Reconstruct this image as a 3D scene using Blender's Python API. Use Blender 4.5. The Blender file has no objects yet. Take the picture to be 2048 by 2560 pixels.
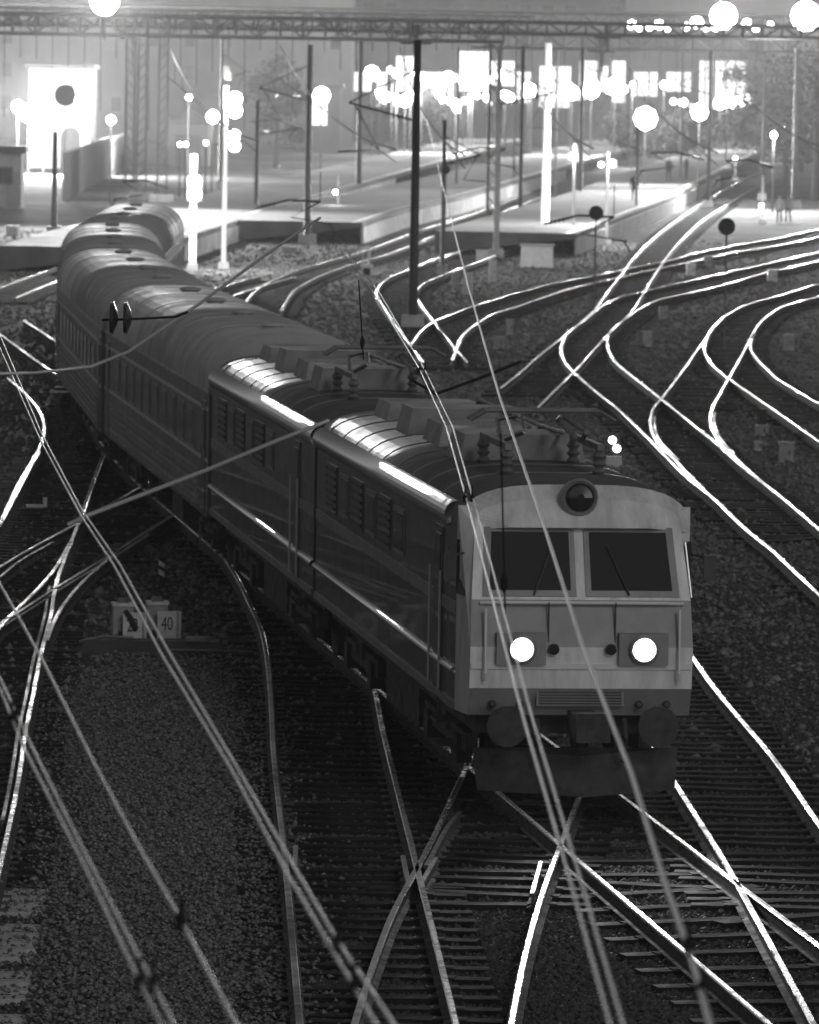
import bpy, math, random
import numpy as np
from mathutils import Vector, Matrix
from mathutils.geometry import tessellate_polygon
random.seed(7); RNG = np.random.default_rng(7)
R = math.radians
sc = bpy.context.scene
C = sc.collection

# ------------------------------------------------------------------ camera
F, YH, ROLL = 15400.0, 148.0, R(1.0)          # focal length in photo pixels, horizon row, camera roll
RT = 0.25                                      # rail top above the ballast
H = 9.28 + RT                                  # eye height on the road bridge
TH = math.atan((1280 - YH) / F)
cr, sr = math.cos(ROLL), math.sin(ROLL)
right0 = Vector((1, 0, 0)); fwd = Vector((0, math.cos(TH), -math.sin(TH))); up0 = Vector((0, math.sin(TH), math.cos(TH)))
cam_r = right0 * cr + up0 * sr; cam_u = right0 * -sr + up0 * cr
cam = bpy.data.cameras.new('camera'); cam_o = bpy.data.objects.new('camera', cam); C.objects.link(cam_o)
M = Matrix((cam_r, cam_u, -fwd)).transposed().to_4x4(); M.translation = (0, 0, H); cam_o.matrix_world = M
cam.sensor_fit = 'VERTICAL'; cam.sensor_height = 24; cam.sensor_width = 19.2; cam.lens = 24 * F / 2560
cam.clip_start = 0.5; cam.clip_end = 5000
cam.dof.use_dof = True; cam.dof.focus_distance = 64; cam.dof.aperture_fstop = 3.6
sc.camera = cam_o

# ------------------------------------------------------------------ night sky
w = bpy.data.worlds.new('World'); sc.world = w; w.use_nodes = True
nt = w.node_tree; bg = nt.nodes['Background']
sky = nt.nodes.new('ShaderNodeTexSky'); sky.sky_type = 'NISHITA'; sky.sun_disc = False
SUN_EL, SUN_ROT = R(3), R(150)
sky.sun_elevation = SUN_EL; sky.sun_rotation = SUN_ROT
bw = nt.nodes.new('ShaderNodeRGBToBW'); nt.links.new(sky.outputs[0], bw.inputs[0]); nt.links.new(bw.outputs[0], bg.inputs[0])
bg.inputs[1].default_value = 0.11
sun = bpy.data.lights.new('sun', 'SUN'); sun.energy = 0.42; sun.angle = R(12); sun_o = bpy.data.objects.new('sun', sun); C.objects.link(sun_o)
sun_o.rotation_euler = (R(60), 0, R(22))
vs = sc.view_settings; sc.display_settings.display_device = 'sRGB'
vs.view_transform = 'Standard'; vs.look = 'None'; vs.gamma = 1; vs.exposure = 0; vs.use_curve_mapping = False
cy = sc.cycles; cy.use_denoising = True; cy.max_bounces = 6; cy.diffuse_bounces = 2; cy.glossy_bounces = 3
cy.transmission_bounces = 3; cy.volume_bounces = 0; cy.transparent_max_bounces = 8
cy.sample_clamp_indirect = 3; cy.sample_clamp_direct = 0; cy.use_light_tree = True; cy.caustics_reflective = False; cy.caustics_refractive = False

# ------------------------------------------------------------------ pixel -> place
def ray(u, v):
    px, py = u - 1024, v - 1280
    qx, qy = cr * px + sr * py, -sr * px + cr * py
    return Vector((qx, F * math.cos(TH) - qy * math.sin(TH), -(qy * math.cos(TH) + F * math.sin(TH))))
def at(u, v, z=0.0):
    d = ray(u, v); return Vector((0, 0, H)) + d * ((z - H) / d.z)
def atZ(u, v, Z):
    d = ray(u, v); return Vector((0, 0, H)) + d * (Z / d.y)
def ppm(Z): return F / Z

# ------------------------------------------------------------------ materials (a black-and-white night: greys only)
def mat(name, base, rough=0.6, metal=0.0, var=0.0, scale=4.0, bump=0.0, bscale=None, emit=0.0, spec=0.5, coat=0.0, stretch=None):
    m = bpy.data.materials.new(name); m.use_nodes = True
    n = m.node_tree.nodes; l = m.node_tree.links; b = n['Principled BSDF']
    b.inputs['Base Color'].default_value = (base, base, base, 1); b.inputs['Roughness'].default_value = rough
    b.inputs['Metallic'].default_value = metal; b.inputs['Specular IOR Level'].default_value = spec
    b.inputs['Coat Weight'].default_value = coat
    if emit: b.inputs['Emission Color'].default_value = (1, 1, 1, 1); b.inputs['Emission Strength'].default_value = emit
    if var or bump:
        tc = n.new('ShaderNodeTexCoord'); mp = n.new('ShaderNodeMapping'); l.new(tc.outputs['Object'], mp.inputs[0])
        if stretch: mp.inputs['Scale'].default_value = stretch
    if var:
        t = n.new('ShaderNodeTexNoise'); t.inputs['Scale'].default_value = scale; t.inputs['Detail'].default_value = 8; t.inputs['Roughness'].default_value = 0.65
        l.new(mp.outputs[0], t.inputs[0])
        r = n.new('ShaderNodeMapRange'); r.inputs[1].default_value = 0.3; r.inputs[2].default_value = 0.7
        r.inputs[3].default_value = base * (1 - var); r.inputs[4].default_value = base * (1 + var)
        l.new(t.outputs[0], r.inputs[0]); l.new(r.outputs[0], b.inputs['Base Color'])
        r2 = n.new('ShaderNodeMapRange'); r2.inputs[1].default_value = 0.3; r2.inputs[2].default_value = 0.7
        r2.inputs[3].default_value = min(1, rough * 1.25); r2.inputs[4].default_value = rough * 0.75
        l.new(t.outputs[0], r2.inputs[0]); l.new(r2.outputs[0], b.inputs['Roughness'])
    if bump:
        t2 = n.new('ShaderNodeTexNoise'); t2.inputs['Scale'].default_value = bscale or scale * 4; t2.inputs['Detail'].default_value = 4
        l.new(mp.outputs[0], t2.inputs[0]); bp = n.new('ShaderNodeBump'); bp.inputs['Strength'].default_value = bump; bp.inputs['Distance'].default_value = 0.03
        l.new(t2.outputs[0], bp.inputs['Height']); l.new(bp.outputs[0], b.inputs['Normal'])
    return m
def ground_mat(name, lo, hi, big):
    m = bpy.data.materials.new(name); m.use_nodes = True
    n = m.node_tree.nodes; l = m.node_tree.links; b = n['Principled BSDF']; b.inputs['Roughness'].default_value = 0.85; b.inputs['Specular IOR Level'].default_value = 0.25
    tc = n.new('ShaderNodeTexCoord')
    t = n.new('ShaderNodeTexNoise'); t.inputs['Scale'].default_value = big; t.inputs['Detail'].default_value = 6; l.new(tc.outputs['Object'], t.inputs[0])
    v = n.new('ShaderNodeTexVoronoi'); v.inputs['Scale'].default_value = 14; l.new(tc.outputs['Object'], v.inputs[0])
    r = n.new('ShaderNodeMapRange'); r.inputs[1].default_value = 0.3; r.inputs[2].default_value = 0.7; r.inputs[3].default_value = lo; r.inputs[4].default_value = hi; l.new(t.outputs[0], r.inputs[0])
    r3 = n.new('ShaderNodeMapRange'); r3.inputs[3].default_value = 0.45; r3.inputs[4].default_value = 1.6; l.new(v.outputs['Color'], r3.inputs[0])
    mu = n.new('ShaderNodeMath'); mu.operation = 'MULTIPLY'; l.new(r.outputs[0], mu.inputs[0]); l.new(r3.outputs[0], mu.inputs[1])
    t4 = n.new('ShaderNodeTexNoise'); t4.inputs['Scale'].default_value = 1.3; t4.inputs['Detail'].default_value = 9; t4.inputs['Roughness'].default_value = 0.75; l.new(tc.outputs['Object'], t4.inputs[0])
    r4 = n.new('ShaderNodeMapRange'); r4.inputs[1].default_value = 0.35; r4.inputs[2].default_value = 0.68; r4.inputs[3].default_value = 0.35; r4.inputs[4].default_value = 2.1; l.new(t4.outputs[0], r4.inputs[0])
    m2 = n.new('ShaderNodeMath'); m2.operation = 'MULTIPLY'; l.new(mu.outputs[0], m2.inputs[0]); l.new(r4.outputs[0], m2.inputs[1]); l.new(m2.outputs[0], b.inputs['Base Color'])
    bp = n.new('ShaderNodeBump'); bp.inputs['Distance'].default_value = 0.05; bp.inputs['Strength'].default_value = 0.8; l.new(v.outputs['Distance'], bp.inputs['Height']); l.new(bp.outputs[0], b.inputs['Normal'])
    return m
def rail_mat(name, lo, hi, r0, r1):
    m = bpy.data.materials.new(name); m.use_nodes = True; n = m.node_tree.nodes; l = m.node_tree.links; b = n['Principled BSDF']; b.inputs['Metallic'].default_value = 1
    tc = n.new('ShaderNodeTexCoord'); out = None
    for sc_, dt in ((0.3, 2), (4.0, 5)):
        t = n.new('ShaderNodeTexNoise'); t.inputs['Scale'].default_value = sc_; t.inputs['Detail'].default_value = dt; l.new(tc.outputs['Object'], t.inputs[0])
        if out is None: out = t.outputs[0]
        else:
            mx = n.new('ShaderNodeMath'); mx.operation = 'ADD'; l.new(out, mx.inputs[0]); l.new(t.outputs[0], mx.inputs[1]); out = mx.outputs[0]
    for sock, a, c in (('Roughness', r1, r0), ('Base Color', lo, hi)):
        q = n.new('ShaderNodeMapRange'); q.inputs[1].default_value = 0.75; q.inputs[2].default_value = 1.25; q.inputs[3].default_value = a; q.inputs[4].default_value = c; l.new(out, q.inputs[0]); l.new(q.outputs[0], b.inputs[sock])
    return m
MT = dict(
    ballast=ground_mat('dark_ballast', 0.02, 0.12, 0.16), verge=ground_mat('pale_gravel', 0.07, 0.15, 0.5),
    stone_dark=mat('ballast_stone', 0.055, 0.85, var=0.6, scale=9), stone_yard=mat('yard_stone', 0.15, 0.85, var=0.9, scale=3), stone_pale=mat('gravel_stone', 0.17, 0.8, var=0.85, scale=9),
    rail=rail_mat('polished_rail_head', .28, .75, .13, .46), rust=mat('rail_web_rust', 0.07, 0.8, var=0.4, scale=6),
    rail_dull=rail_mat('dull_rail_head', .18, .45, .25, .6),
    wood=mat('tarred_sleeper', 0.015, 0.9, spec=.12, var=0.8, scale=2, bump=0.5), concrete=mat('concrete_sleeper', 0.42, 0.8, var=0.4, scale=5, bump=0.3),
    steel=mat('galvanised_steel', 0.16, 0.5, 0.4, var=0.3, scale=3), dark=mat('dark_painted_steel', 0.035, 0.55, var=0.3, scale=3),
    wire=mat('copper_wire', 0.55, 0.4, 0.7), cable=mat('steel_cable', 0.5, 0.5, 0.5), clamp=mat('dark_clamp', 0.02, 0.9, spec=.08), ins=mat('porcelain_brown', 0.04, 0.25),
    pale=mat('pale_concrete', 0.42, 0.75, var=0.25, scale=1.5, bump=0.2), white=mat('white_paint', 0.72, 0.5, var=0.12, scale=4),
    deck=mat('platform_paving', 0.13, 0.85, var=0.35, scale=0.6), panel=mat('platform_panel', 0.6, 0.8, var=0.3, scale=0.8),
    wall=mat('plaster_wall', 0.14, 0.85, var=0.15, scale=0.3), wall2=mat('dim_brick', 0.07, 0.9, var=0.2, scale=0.5), glass=mat('dark_glass', 0.02, 0.08, spec=0.7),
    lit=mat('lit_window', 0.8, 0.5, emit=1.1), lamp=mat('lamp_globe', 0.9, 0.4, emit=24), lamp_b=mat('lamp_globe_dimmer', 0.9, 0.4, emit=5), lamp_c=mat('lamp_globe_faint', 0.9, 0.4, emit=1.2), flood=mat('floodlight_glass', 0.9, 0.4, emit=110), sig=mat('signal_lens', 0.9, 0.4, emit=22),
    head=mat('headlight_lens', 0.9, 0.3, emit=60), glow_ring=mat('headlight_glow_ring', 0.7, 0.3, emit=.38), black=mat('black_print', 0.012, 0.7), box=mat('cabinet_paint', 0.3, 0.6, var=0.25, scale=6), plate=mat('enamel_plate', 0.6, 0.5, var=0.25, scale=6),
    loco=mat('loco_dark_paint', 0.075, 0.32, var=0.3, scale=1.5, coat=0.3), loco_pale=mat('loco_pale_paint', 0.62, 0.45, var=0.3, scale=2.2, stretch=(1, 1.6, .35)), loco_mid=mat('loco_grey_paint', 0.22, 0.4, var=0.2, scale=2),
    roof=mat('loco_roof_metal', 0.1, 0.42, 0.2, var=0.3, scale=1.5), polish=mat('highlight_tube_metal', 0.9, 0.29, 1.0), coach=mat('coach_paint', 0.12, 0.35, var=0.25, scale=1.5, coat=0.2), coach_roof=mat('coach_roof', 0.34, 0.62, 0.0, var=0.25, scale=1.0),
    stripe=mat('pale_stripe', 0.6, 0.4), rubber=mat('bellows_rubber', 0.03, 0.8), bogie=mat('bogie_grime', 0.03, 0.75, var=0.4, scale=5),
    leaf=mat('night_foliage', 0.06, 0.7, var=0.5, scale=2), skin=mat('skin', 0.35, 0.6), cloth_dark=mat('dark_cloth', 0.03, 0.9), cloth_pale=mat('pale_cloth', 0.5, 0.9), bark=mat('bark', 0.05, 0.9, var=0.4, scale=6), adv=mat('wagon_paint', 0.16, 0.6, var=0.3, scale=1))

# ------------------------------------------------------------------ mesh helpers
class MB:
    def __init__(s): s.v = []; s.f = []; s.m = []
    def add(s, vs, fs, mi=0):
        o = len(s.v); s.v += [tuple(x) for x in vs]; s.f += [tuple(i + o for i in q) for q in fs]; s.m += [mi] * len(fs); return s
    def box(s, c, d, rz=0, mi=0, top=1.0):
        hx, hy, hz = d[0] / 2, d[1] / 2, d[2] / 2; ca, sa = math.cos(rz), math.sin(rz); vs = []
        for z in (-hz, hz):
            k = top if z > 0 else 1
            for x, y in ((-hx, -hy), (hx, -hy), (hx, hy), (-hx, hy)):
                x *= k; y *= k; vs.append((c[0] + x * ca - y * sa, c[1] + x * sa + y * ca, c[2] + z))
        return s.add(vs, [(3, 2, 1, 0), (4, 5, 6, 7), (0, 1, 5, 4), (1, 2, 6, 5), (2, 3, 7, 6), (3, 0, 4, 7)], mi)
    def tube(s, pts, r, n=6, mi=0, r1=None, cap=True):
        pts = [Vector(p) for p in pts]; vs = []; N = len(pts); ref = None
        for i, p in enumerate(pts):
            t = (pts[min(i + 1, N - 1)] - pts[max(i - 1, 0)]).normalized()
            if ref is None: ref = Vector((0, 0, 1)) if abs(t.z) < 0.9 else Vector((1, 0, 0))
            a = t.cross(ref).normalized(); b = a.cross(t).normalized()
            rr = r if r1 is None else r + (r1 - r) * i / (N - 1)
            for k in range(n):
                q = 2 * math.pi * k / n; vs.append(p + a * (rr * math.cos(q)) + b * (rr * math.sin(q)))
        fs = [(i * n + k, i * n + (k + 1) % n, (i + 1) * n + (k + 1) % n, (i + 1) * n + k) for i in range(N - 1) for k in range(n)]
        if cap: fs += [tuple(range(n)), tuple(reversed(range((N - 1) * n, N * n)))]
        return s.add(vs, fs, mi)
    def lathe(s, c, prof, n=12, axis='z', mi=0):
        vs = []
        for r, h in prof:
            for k in range(n):
                q = 2 * math.pi * k / n; a, b = r * math.cos(q), r * math.sin(q)
                vs.append((c[0] + a, c[1] + b, c[2] + h) if axis == 'z' else (c[0] + h, c[1] + a, c[2] + b) if axis == 'x' else (c[0] + a, c[1] + h, c[2] + b))
        N = len(prof); fs = [(i * n + k, i * n + (k + 1) % n, (i + 1) * n + (k + 1) % n, (i + 1) * n + k) for i in range(N - 1) for k in range(n)]
        fs += [tuple(range(n)), tuple(reversed(range((N - 1) * n, N * n)))]
        return s.add(vs, fs, mi)
    def loft(s, rings, mi=0, closed=True, caps=True):
        n = len(rings[0]); vs = [p for r in rings for p in r]; fs = []
        for i in range(len(rings) - 1):
            for k in range(n if closed else n - 1): fs.append((i * n + k, i * n + (k + 1) % n, (i + 1) * n + (k + 1) % n, (i + 1) * n + k))
        if caps: fs += [tuple(reversed(range(n))), tuple(range((len(rings) - 1) * n, len(rings) * n))]
        return s.add(vs, fs, mi)
    def build(s, name, m, parent=None, smooth=False, loc=None):
        me = bpy.data.meshes.new(name); me.from_pydata(s.v, [], s.f)
        ms = m if isinstance(m, (list, tuple)) else [m]
        for x in ms: me.materials.append(MT[x] if isinstance(x, str) else x)
        if len(ms) > 1: me.polygons.foreach_set('material_index', s.m)
        if smooth: me.polygons.foreach_set('use_smooth', [True] * len(me.polygons))
        me.update(); return link(name, me, parent, loc)
def link(name, me, parent=None, loc=None, rz=0):
    o = bpy.data.objects.new(name, me); C.objects.link(o)
    if parent: o.parent = parent
    if loc is not None: o.location = loc
    if rz: o.rotation_euler = (0, 0, rz)
    return o
def tag(o, label=None, cat=None, group=None, kind=None):
    for k, x in (('label', label), ('category', cat), ('group', group), ('kind', kind)):
        if x: o[k] = x
    return o
def thing(name, label, cat, loc=(0, 0, 0), rz=0, group=None):
    o = bpy.data.objects.new(name, None); C.objects.link(o); o.location = loc; o.rotation_euler = (0, 0, rz); o.empty_display_size = 0.2
    return tag(o, label, cat, group)
def point(parent, loc, power, radius=0.3):
    l = bpy.data.lights.new('lamp_light', 'POINT'); l.energy = power; l.shadow_soft_size = radius
    o = bpy.data.objects.new('lamp_light', l); C.objects.link(o); o.parent = parent; o.location = loc; return o
def spot(parent, loc, aim, power, size, blend=0.6, radius=0.2):
    l = bpy.data.lights.new('lamp_beam', 'SPOT'); l.energy = power; l.spot_size = size; l.spot_blend = blend; l.shadow_soft_size = radius
    o = bpy.data.objects.new('lamp_beam', l); C.objects.link(o); o.parent = parent; o.location = loc
    o.rotation_euler = Vector(aim).to_track_quat('-Z', 'Y').to_euler(); return o

# ------------------------------------------------------------------ ground
g = MB(); g.add([(-900, -60, 0), (900, -60, 0), (900, 2600, 0), (-900, 2600, 0)], [(0, 1, 2, 3)])
tag(g.build('ground', 'ballast'), kind='structure')
def rough_edge(uv, amp=.22):
    P = [at(u, v, 0) for u, v in uv]; out = []
    for a, b in zip(P, P[1:] + P[:1]):
        n = max(1, int((b - a).length / .5))
        for k in range(n): q = a.lerp(b, k / n); out.append(Vector((q.x + RNG.normal(0, amp), q.y + RNG.normal(0, amp * 1.5), 0)))
    return out
def patch(name, uv, m, z=0.004):
    b = MB(); P = rough_edge(uv, .14); b.add([(q.x, q.y, z) for q in P], tessellate_polygon([P])); return tag(b.build(name, m), kind='structure')
patch('gravel_and_lit_ground', [(95, 2640), (110, 2350), (135, 1900), (170, 1700), (360, 1640), (560, 1645), (640, 1760), (655, 2000), (690, 2300), (720, 2640)], 'verge')
patch('gravel_and_lit_ground', [(1655, 1130), (1600, 1040), (1690, 1010), (1745, 930), (1830, 960), (1960, 1050), (1985, 1130), (1880, 1150), (1800, 1080), (1790, 1030), (1770, 1090)], 'verge')  # lit ground between the tracks, its light painted as paler gravel
patch('gravel_and_lit_ground', [(1930, 960), (1990, 950), (2080, 1010), (2080, 1100), (2010, 1060)], 'verge')  # another lamp-lit patch, brightened by the pale ground colour
patch('gravel_and_lit_ground', [(1880, 770), (2080, 745), (2080, 990), (1960, 930), (1905, 870)], 'verge', 0.006)

# ------------------------------------------------------------------ tracks
def catmull(P, n=10):
    P = [Vector(p) for p in P]; Q = [P[0] * 2 - P[1]] + P + [P[-1] * 2 - P[-2]]; out = []
    for i in range(1, len(Q) - 2):
        for k in range(n):
            t = k / n; a, b, c, d = Q[i - 1], Q[i], Q[i + 1], Q[i + 2]
            out.append(0.5 * ((2 * b) + (c - a) * t + (2 * a - 5 * b + 4 * c - d) * t * t + (3 * b - a - 3 * c + d) * t ** 3))
    out.append(P[-1]); return out
def resample(P, step):
    P = [Vector(p) for p in P]; L = [0]
    for a, b in zip(P, P[1:]): L.append(L[-1] + (b - a).length)
    n = max(2, int(L[-1] / step) + 1); out = []; j = 0
    for i in range(n):
        s = L[-1] * i / (n - 1)
        while j < len(L) - 2 and L[j + 1] < s: j += 1
        t = (s - L[j]) / max(1e-9, L[j + 1] - L[j]); out.append(P[j].lerp(P[j + 1], t))
    return out
def smooth(P, it):
    for _ in range(it): P = [P[0]] + [(P[i - 1] + P[i] * 2 + P[i + 1]) / 4 for i in range(1, len(P) - 1)] + [P[-1]]
    return P
def trace(uv, it=6):
    q = catmull([Vector((u, v, 0)) for u, v in uv], 12)
    return smooth(resample([at(p.x, p.y, RT).xy.to_3d() for p in q], 0.7), it)
def offset(P, d):
    out = []
    for i, p in enumerate(P):
        t = (P[min(i + 1, len(P) - 1)] - P[max(i - 1, 0)]).normalized(); out.append(p + Vector((t.y, -t.x, 0)) * d)
    return out
RP = [(-.037, -.012), (-.026, 0), (.026, 0), (.037, -.012), (.034, -.04), (.009, -.055), (.009, -.15), (.075, -.168), (.075, -.18), (-.075, -.18), (-.075, -.168), (-.009, -.15), (-.009, -.055), (-.034, -.04)]
def rail_mesh(name, P, parent, top=RT, head='rail', k=1.0):
    b = MB(); n = len(RP); vs = []
    for i, p in enumerate(P):
        t = (P[min(i + 1, len(P) - 1)] - P[max(i - 1, 0)]).normalized(); s = Vector((t.y, -t.x, 0))
        for x, z in RP: q = p + s * (x * k); vs.append((q.x, q.y, top + z))
    for i in range(len(P) - 1):
        for k2 in range(n):
            b.add([], []); b.f.append((i * n + k2, (i + 1) * n + k2, (i + 1) * n + (k2 + 1) % n, i * n + (k2 + 1) % n)); b.m.append(0 if k2 in (0, 1, 2, 3, 13) else 1)
    b.v = vs; b.f += [tuple(range(n)), tuple(reversed(range(len(vs) - n, len(vs))))]; b.m += [1, 1]
    return b.build(name, [head, 'rust'], parent)
def sl_mesh(m):
    b = MB(); b.box((0, 0, 0.0), (2.7, .25, .15), top=.96)
    for s in (-.76, .76): b.box((s, 0, .078), (.34, .17, .016), mi=1)
    me = b.build('sleeper_master', [m, 'rust']); d = me.data; bpy.data.objects.remove(me); d.name = 'sleeper'; return d
SL = {'wood': sl_mesh('wood'), 'concrete': sl_mesh('concrete')}
DONE = []      # sleeper centres already laid (turnouts share their timbers)
def sleepers(parent, A, B, m, near=128.0, zoff=0.0):
    A = resample(A, 0.57); far = MB()
    for i, p in enumerate(A):
        q = min(B, key=lambda x: (x - p).length_squared)
        if (q - p).length > 2.3 or (q - p).length < 1.0: continue
        c = (p + q) / 2; a = (q - p); rz = math.atan2(a.y, a.x)
        if any(abs(c.x - e[0]) < 1.3 and abs(c.y - e[1]) < 0.3 for e in DONE): continue
        if c.y < 52 or c.y > 420: continue
        DONE.append((c.x, c.y))
        zz = 0.0 + RNG.uniform(-.006, .006) + zoff
        if c.y < near: o = link('sleeper', SL[m if isinstance(m, str) else m(c.y)], parent, (c.x, c.y, zz), rz + RNG.uniform(-.012, .012))
        else: far.box((c.x, c.y, zz), (2.7, .25, .15), rz)
    if far.v: tag(far.build('sleeper_run', m if isinstance(m, str) else m(200), parent), kind='stuff')
def track(label, A, B, m='wood', head='rail', heads=None, extra=(), near=128.0, zoff=0.0, sl=True):
    t = thing('railway_track', label, 'railway track')
    rail_mesh('rail', A, t, head=(heads or (head, head))[0]); rail_mesh('rail', B, t, head=(heads or (head, head))[1])
    if sl: sleepers(t, A, B, m, near, zoff)
    for e in extra: rail_mesh('guard_rail', e, t, top=RT - .012, head='rail_dull', k=.8)
    return t
# the train's own line: straight towards the bridge, curving away beyond
def tx(Z):
    if Z <= 130: return 2.6 - .128 * (Z - 73)
    k = min(Z, 300) - 130; return 2.6 - .128 * 57 - .128 * k + .128 * k * k / 140
TC = [Vector((tx(Z), Z, 0)) for Z in np.arange(50, 262, 1.2)]
TA, TB = offset(TC, -.76), offset(TC, .76)
track('track that the moving train runs on, crossing the other lines in front of it', TA, TB, heads=('rail', 'rail'))
RB = trace([(1400, 1530), (1480, 1648), (1569, 1778), (1592, 1817), (1652, 1900), (1736, 2031), (1833, 2188), (2036, 2560), (2085, 2660)])
R1 = trace([(1500, 1338), (1560, 1415), (1662, 1553), (1713, 1613), (1773, 1701), (1833, 1775), (1939, 1900), (2048, 2059), (2180, 2235)])
track('bright track running beside the locomotive front and crossing its line', RB, R1, zoff=.003)
P1 = trace([(560, 1390), (597, 1450), (625, 1510), (649, 1559), (666, 1628), (678, 1749), (686, 1900), (713, 2148), (750, 2560), (760, 2680)])
P2 = trace([(850, 1500), (905, 1620), (944, 1750), (956.5, 1822), (1043.5, 2170), (1141, 2560), (1170, 2680)])
track('dark track beside the gravel verge with a curved left rail', P1, P2, head='rail_dull', heads=('rail_dull', 'rail'))
N1 = trace([(1200, 1845), (1135, 1983), (1091, 2078), (1048, 2161), (1026, 2200), (978, 2287), (913, 2470), (880, 2580), (850, 2680)])
N2 = trace([(1450, 1985), (1393, 2133), (1361, 2216), (1333, 2309), (1310, 2397), (1278, 2560), (1258, 2680)])
track('crossover track cutting through the dark track at a frog', N1, N2, zoff=.006,
      extra=[trace([(1150, 2025), (1127, 2035), (1095, 2105), (1065, 2160)]), trace([(1090, 2140), (1075, 2165), (1056, 2190), (1050, 2210)]), trace([(1008, 2135), (1015, 2165), (1020, 2200)]),
             trace([(740, 2110), (735, 2130), (737, 2160)]), trace([(1330, 2230), (1345, 2190), (1352, 2150)])])
Q1 = trace([(2048, 1484), (1990, 1431), (1935, 1378), (1865, 1322), (1782, 1243), (1708, 1183), (1621, 1094), (1543, 1020), (1499.5, 986), (1439, 934), (1413, 903), (1404, 880), (1406, 857), (1421, 830), (1465, 798), (1504, 766), (1543, 745), (1599, 730), (1677, 712), (1755, 695), (1898, 663), (2011, 637), (2100, 617)], 3)
Q1 = [at(2200, 1620, RT).xy.to_3d()] + Q1
Q2 = trace([(2048, 1322), (1944, 1234), (1856, 1165), (1786, 1103), (1725, 1055), (1634, 981), (1547, 912), (1525.5, 882), (1519, 860), (1521, 838), (1543, 812), (1573, 791), (1599, 773), (1638, 752), (1690, 739), (1790, 717), (1907, 684), (2011, 660), (2100, 640)], 3)
Q2 = [at(2200, 1452, RT).xy.to_3d()] + Q2
track('long curving track that bends back beside the train roof', Q1, Q2)
U1 = trace([(2090, 1132), (2048, 1103), (2029, 1090), (1942, 1029), (1842, 960), (1790, 921), (1766, 890), (1762, 862), (1781, 821), (1820, 786), (1877, 758), (1950, 738), (2037, 712), (2110, 695)], 3)
U2 = trace([(2090, 1033), (2037, 1003), (1950, 951), (1920, 925), (1885, 888), (1876, 862), (1882, 838), (1896, 812), (1929, 782), (1972, 760), (2048, 741), (2110, 722)], 3)
track('curving track with a switch, nearest to the signal cabinets', U1, U2)
S1 = trace([(1760, 1222), (1734, 1198), (1686, 1146), (1643, 1103), (1627, 1058), (1634, 1020), (1656, 994), (1682, 960), (1725, 903), (1738, 882), (1764, 847), (1776, 828)], 3)
S2 = trace([(1905, 1203), (1851, 1156), (1800, 1105), (1777, 1060), (1781, 1020), (1799, 986), (1851, 895), (1868, 862), (1885, 832)], 3)
track('connecting track forking between the two curved lines', S1, S2, zoff=.004, extra=[offset(S1[14:40], .1), offset(S2[14:40], .1)])
V1 = trace([(1250, 970), (1300, 931), (1343, 892), (1404, 845), (1460, 799), (1491, 769), (1525.5, 721), (1560, 678), (1582, 647), (1634, 595), (1677, 561), (1734, 522), (1790, 486), (1846, 455), (1900, 430)], 3)
V2 = trace([(1340, 1023), (1382, 981), (1439, 925), (1486, 873), (1517, 840), (1573, 786), (1595, 756), (1621, 712), (1643, 678), (1660, 652), (1703, 600), (1751, 556), (1777, 536), (1829, 505), (1880, 474), (1940, 445)], 3)
track('diagonal track cutting across the curved lines toward the far platform', V1, V2)
X1 = trace([(1020, 870), (1039, 843), (1052, 826), (1087, 802), (1156, 774), (1209, 756), (1278, 735), (1365, 712), (1430, 699), (1500, 686), (1560, 673), (1669, 652), (1734, 634), (1799, 621), (1864, 608), (1929, 598), (2048, 572), (2110, 560)], 3)
X2 = trace([(1130, 900), (1143, 870), (1150, 846), (1172, 822), (1226, 787), (1296, 765), (1350, 746), (1430, 720), (1538, 696), (1621, 676), (1699, 660), (1820, 634), (1929, 616), (2048, 592), (2110, 580)], 3)
track('track sweeping in a wide arc from behind the train to the trees', X1, X2)
Y1 = trace([(1060, 905), (1013, 843), (983, 800), (948, 748), (941, 728), (961, 700), (1017, 674), (1061, 656), (1156, 626), (1260, 592), (1370, 552), (1480, 510)], 3)
Y2 = trace([(1170, 905), (1143, 874), (1122, 848), (1083, 800), (1048, 752), (1040, 735), (1050, 715), (1075, 700), (1122, 681), (1200, 652), (1300, 615), (1400, 575), (1490, 538)], 3)
track('tightly bent track behind the dark catenary mast', Y1, Y2, heads=('rail', 'rail_dull'))
Z1 = trace([(600, 775), (626, 739), (643, 722), (687, 698), (752, 672), (835, 648), (883, 635), (948, 613), (1004, 591), (1074, 567), (1157, 541), (1250, 508), (1330, 478)], 3)
track('curved track passing along the pale platform panels', Z1, offset(Z1, 1.52), heads=('rail', 'rail_dull'))
M1 = trace([(262, 1130), (243, 1177), (207, 1279), (179, 1352), (154, 1417), (138, 1465), (128, 1538), (118, 1575), (97, 1660), (81, 1749), (65, 1822), (43, 1970), (0, 2169), (-60, 2420), (-110, 2660)])
M0 = offset(M1, 1.52)
track('bright track on pale concrete sleepers at the left of the gravel verge', M1, M0, lambda y: 'concrete' if y < 69.6 else 'wood', extra=[offset(M1[int(len(M1) * .42):int(len(M1) * .8)], .1)])
K1 = trace([(460, 1268), (385, 1315), (280, 1384), (142, 1467), (53, 1526), (0, 1556), (-90, 1615)])
K2 = trace([(400, 1186), (304, 1242), (223, 1291), (150, 1331), (81, 1368), (0, 1416), (-90, 1470)])
track('oblique track crossing the bright left track', K1, K2, heads=('rail_dull', 'rail_dull'), extra=[trace([(134, 1352), (45, 1402), (0, 1441), (-40, 1468)]), offset(K1[10:40], -.1)])
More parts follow.
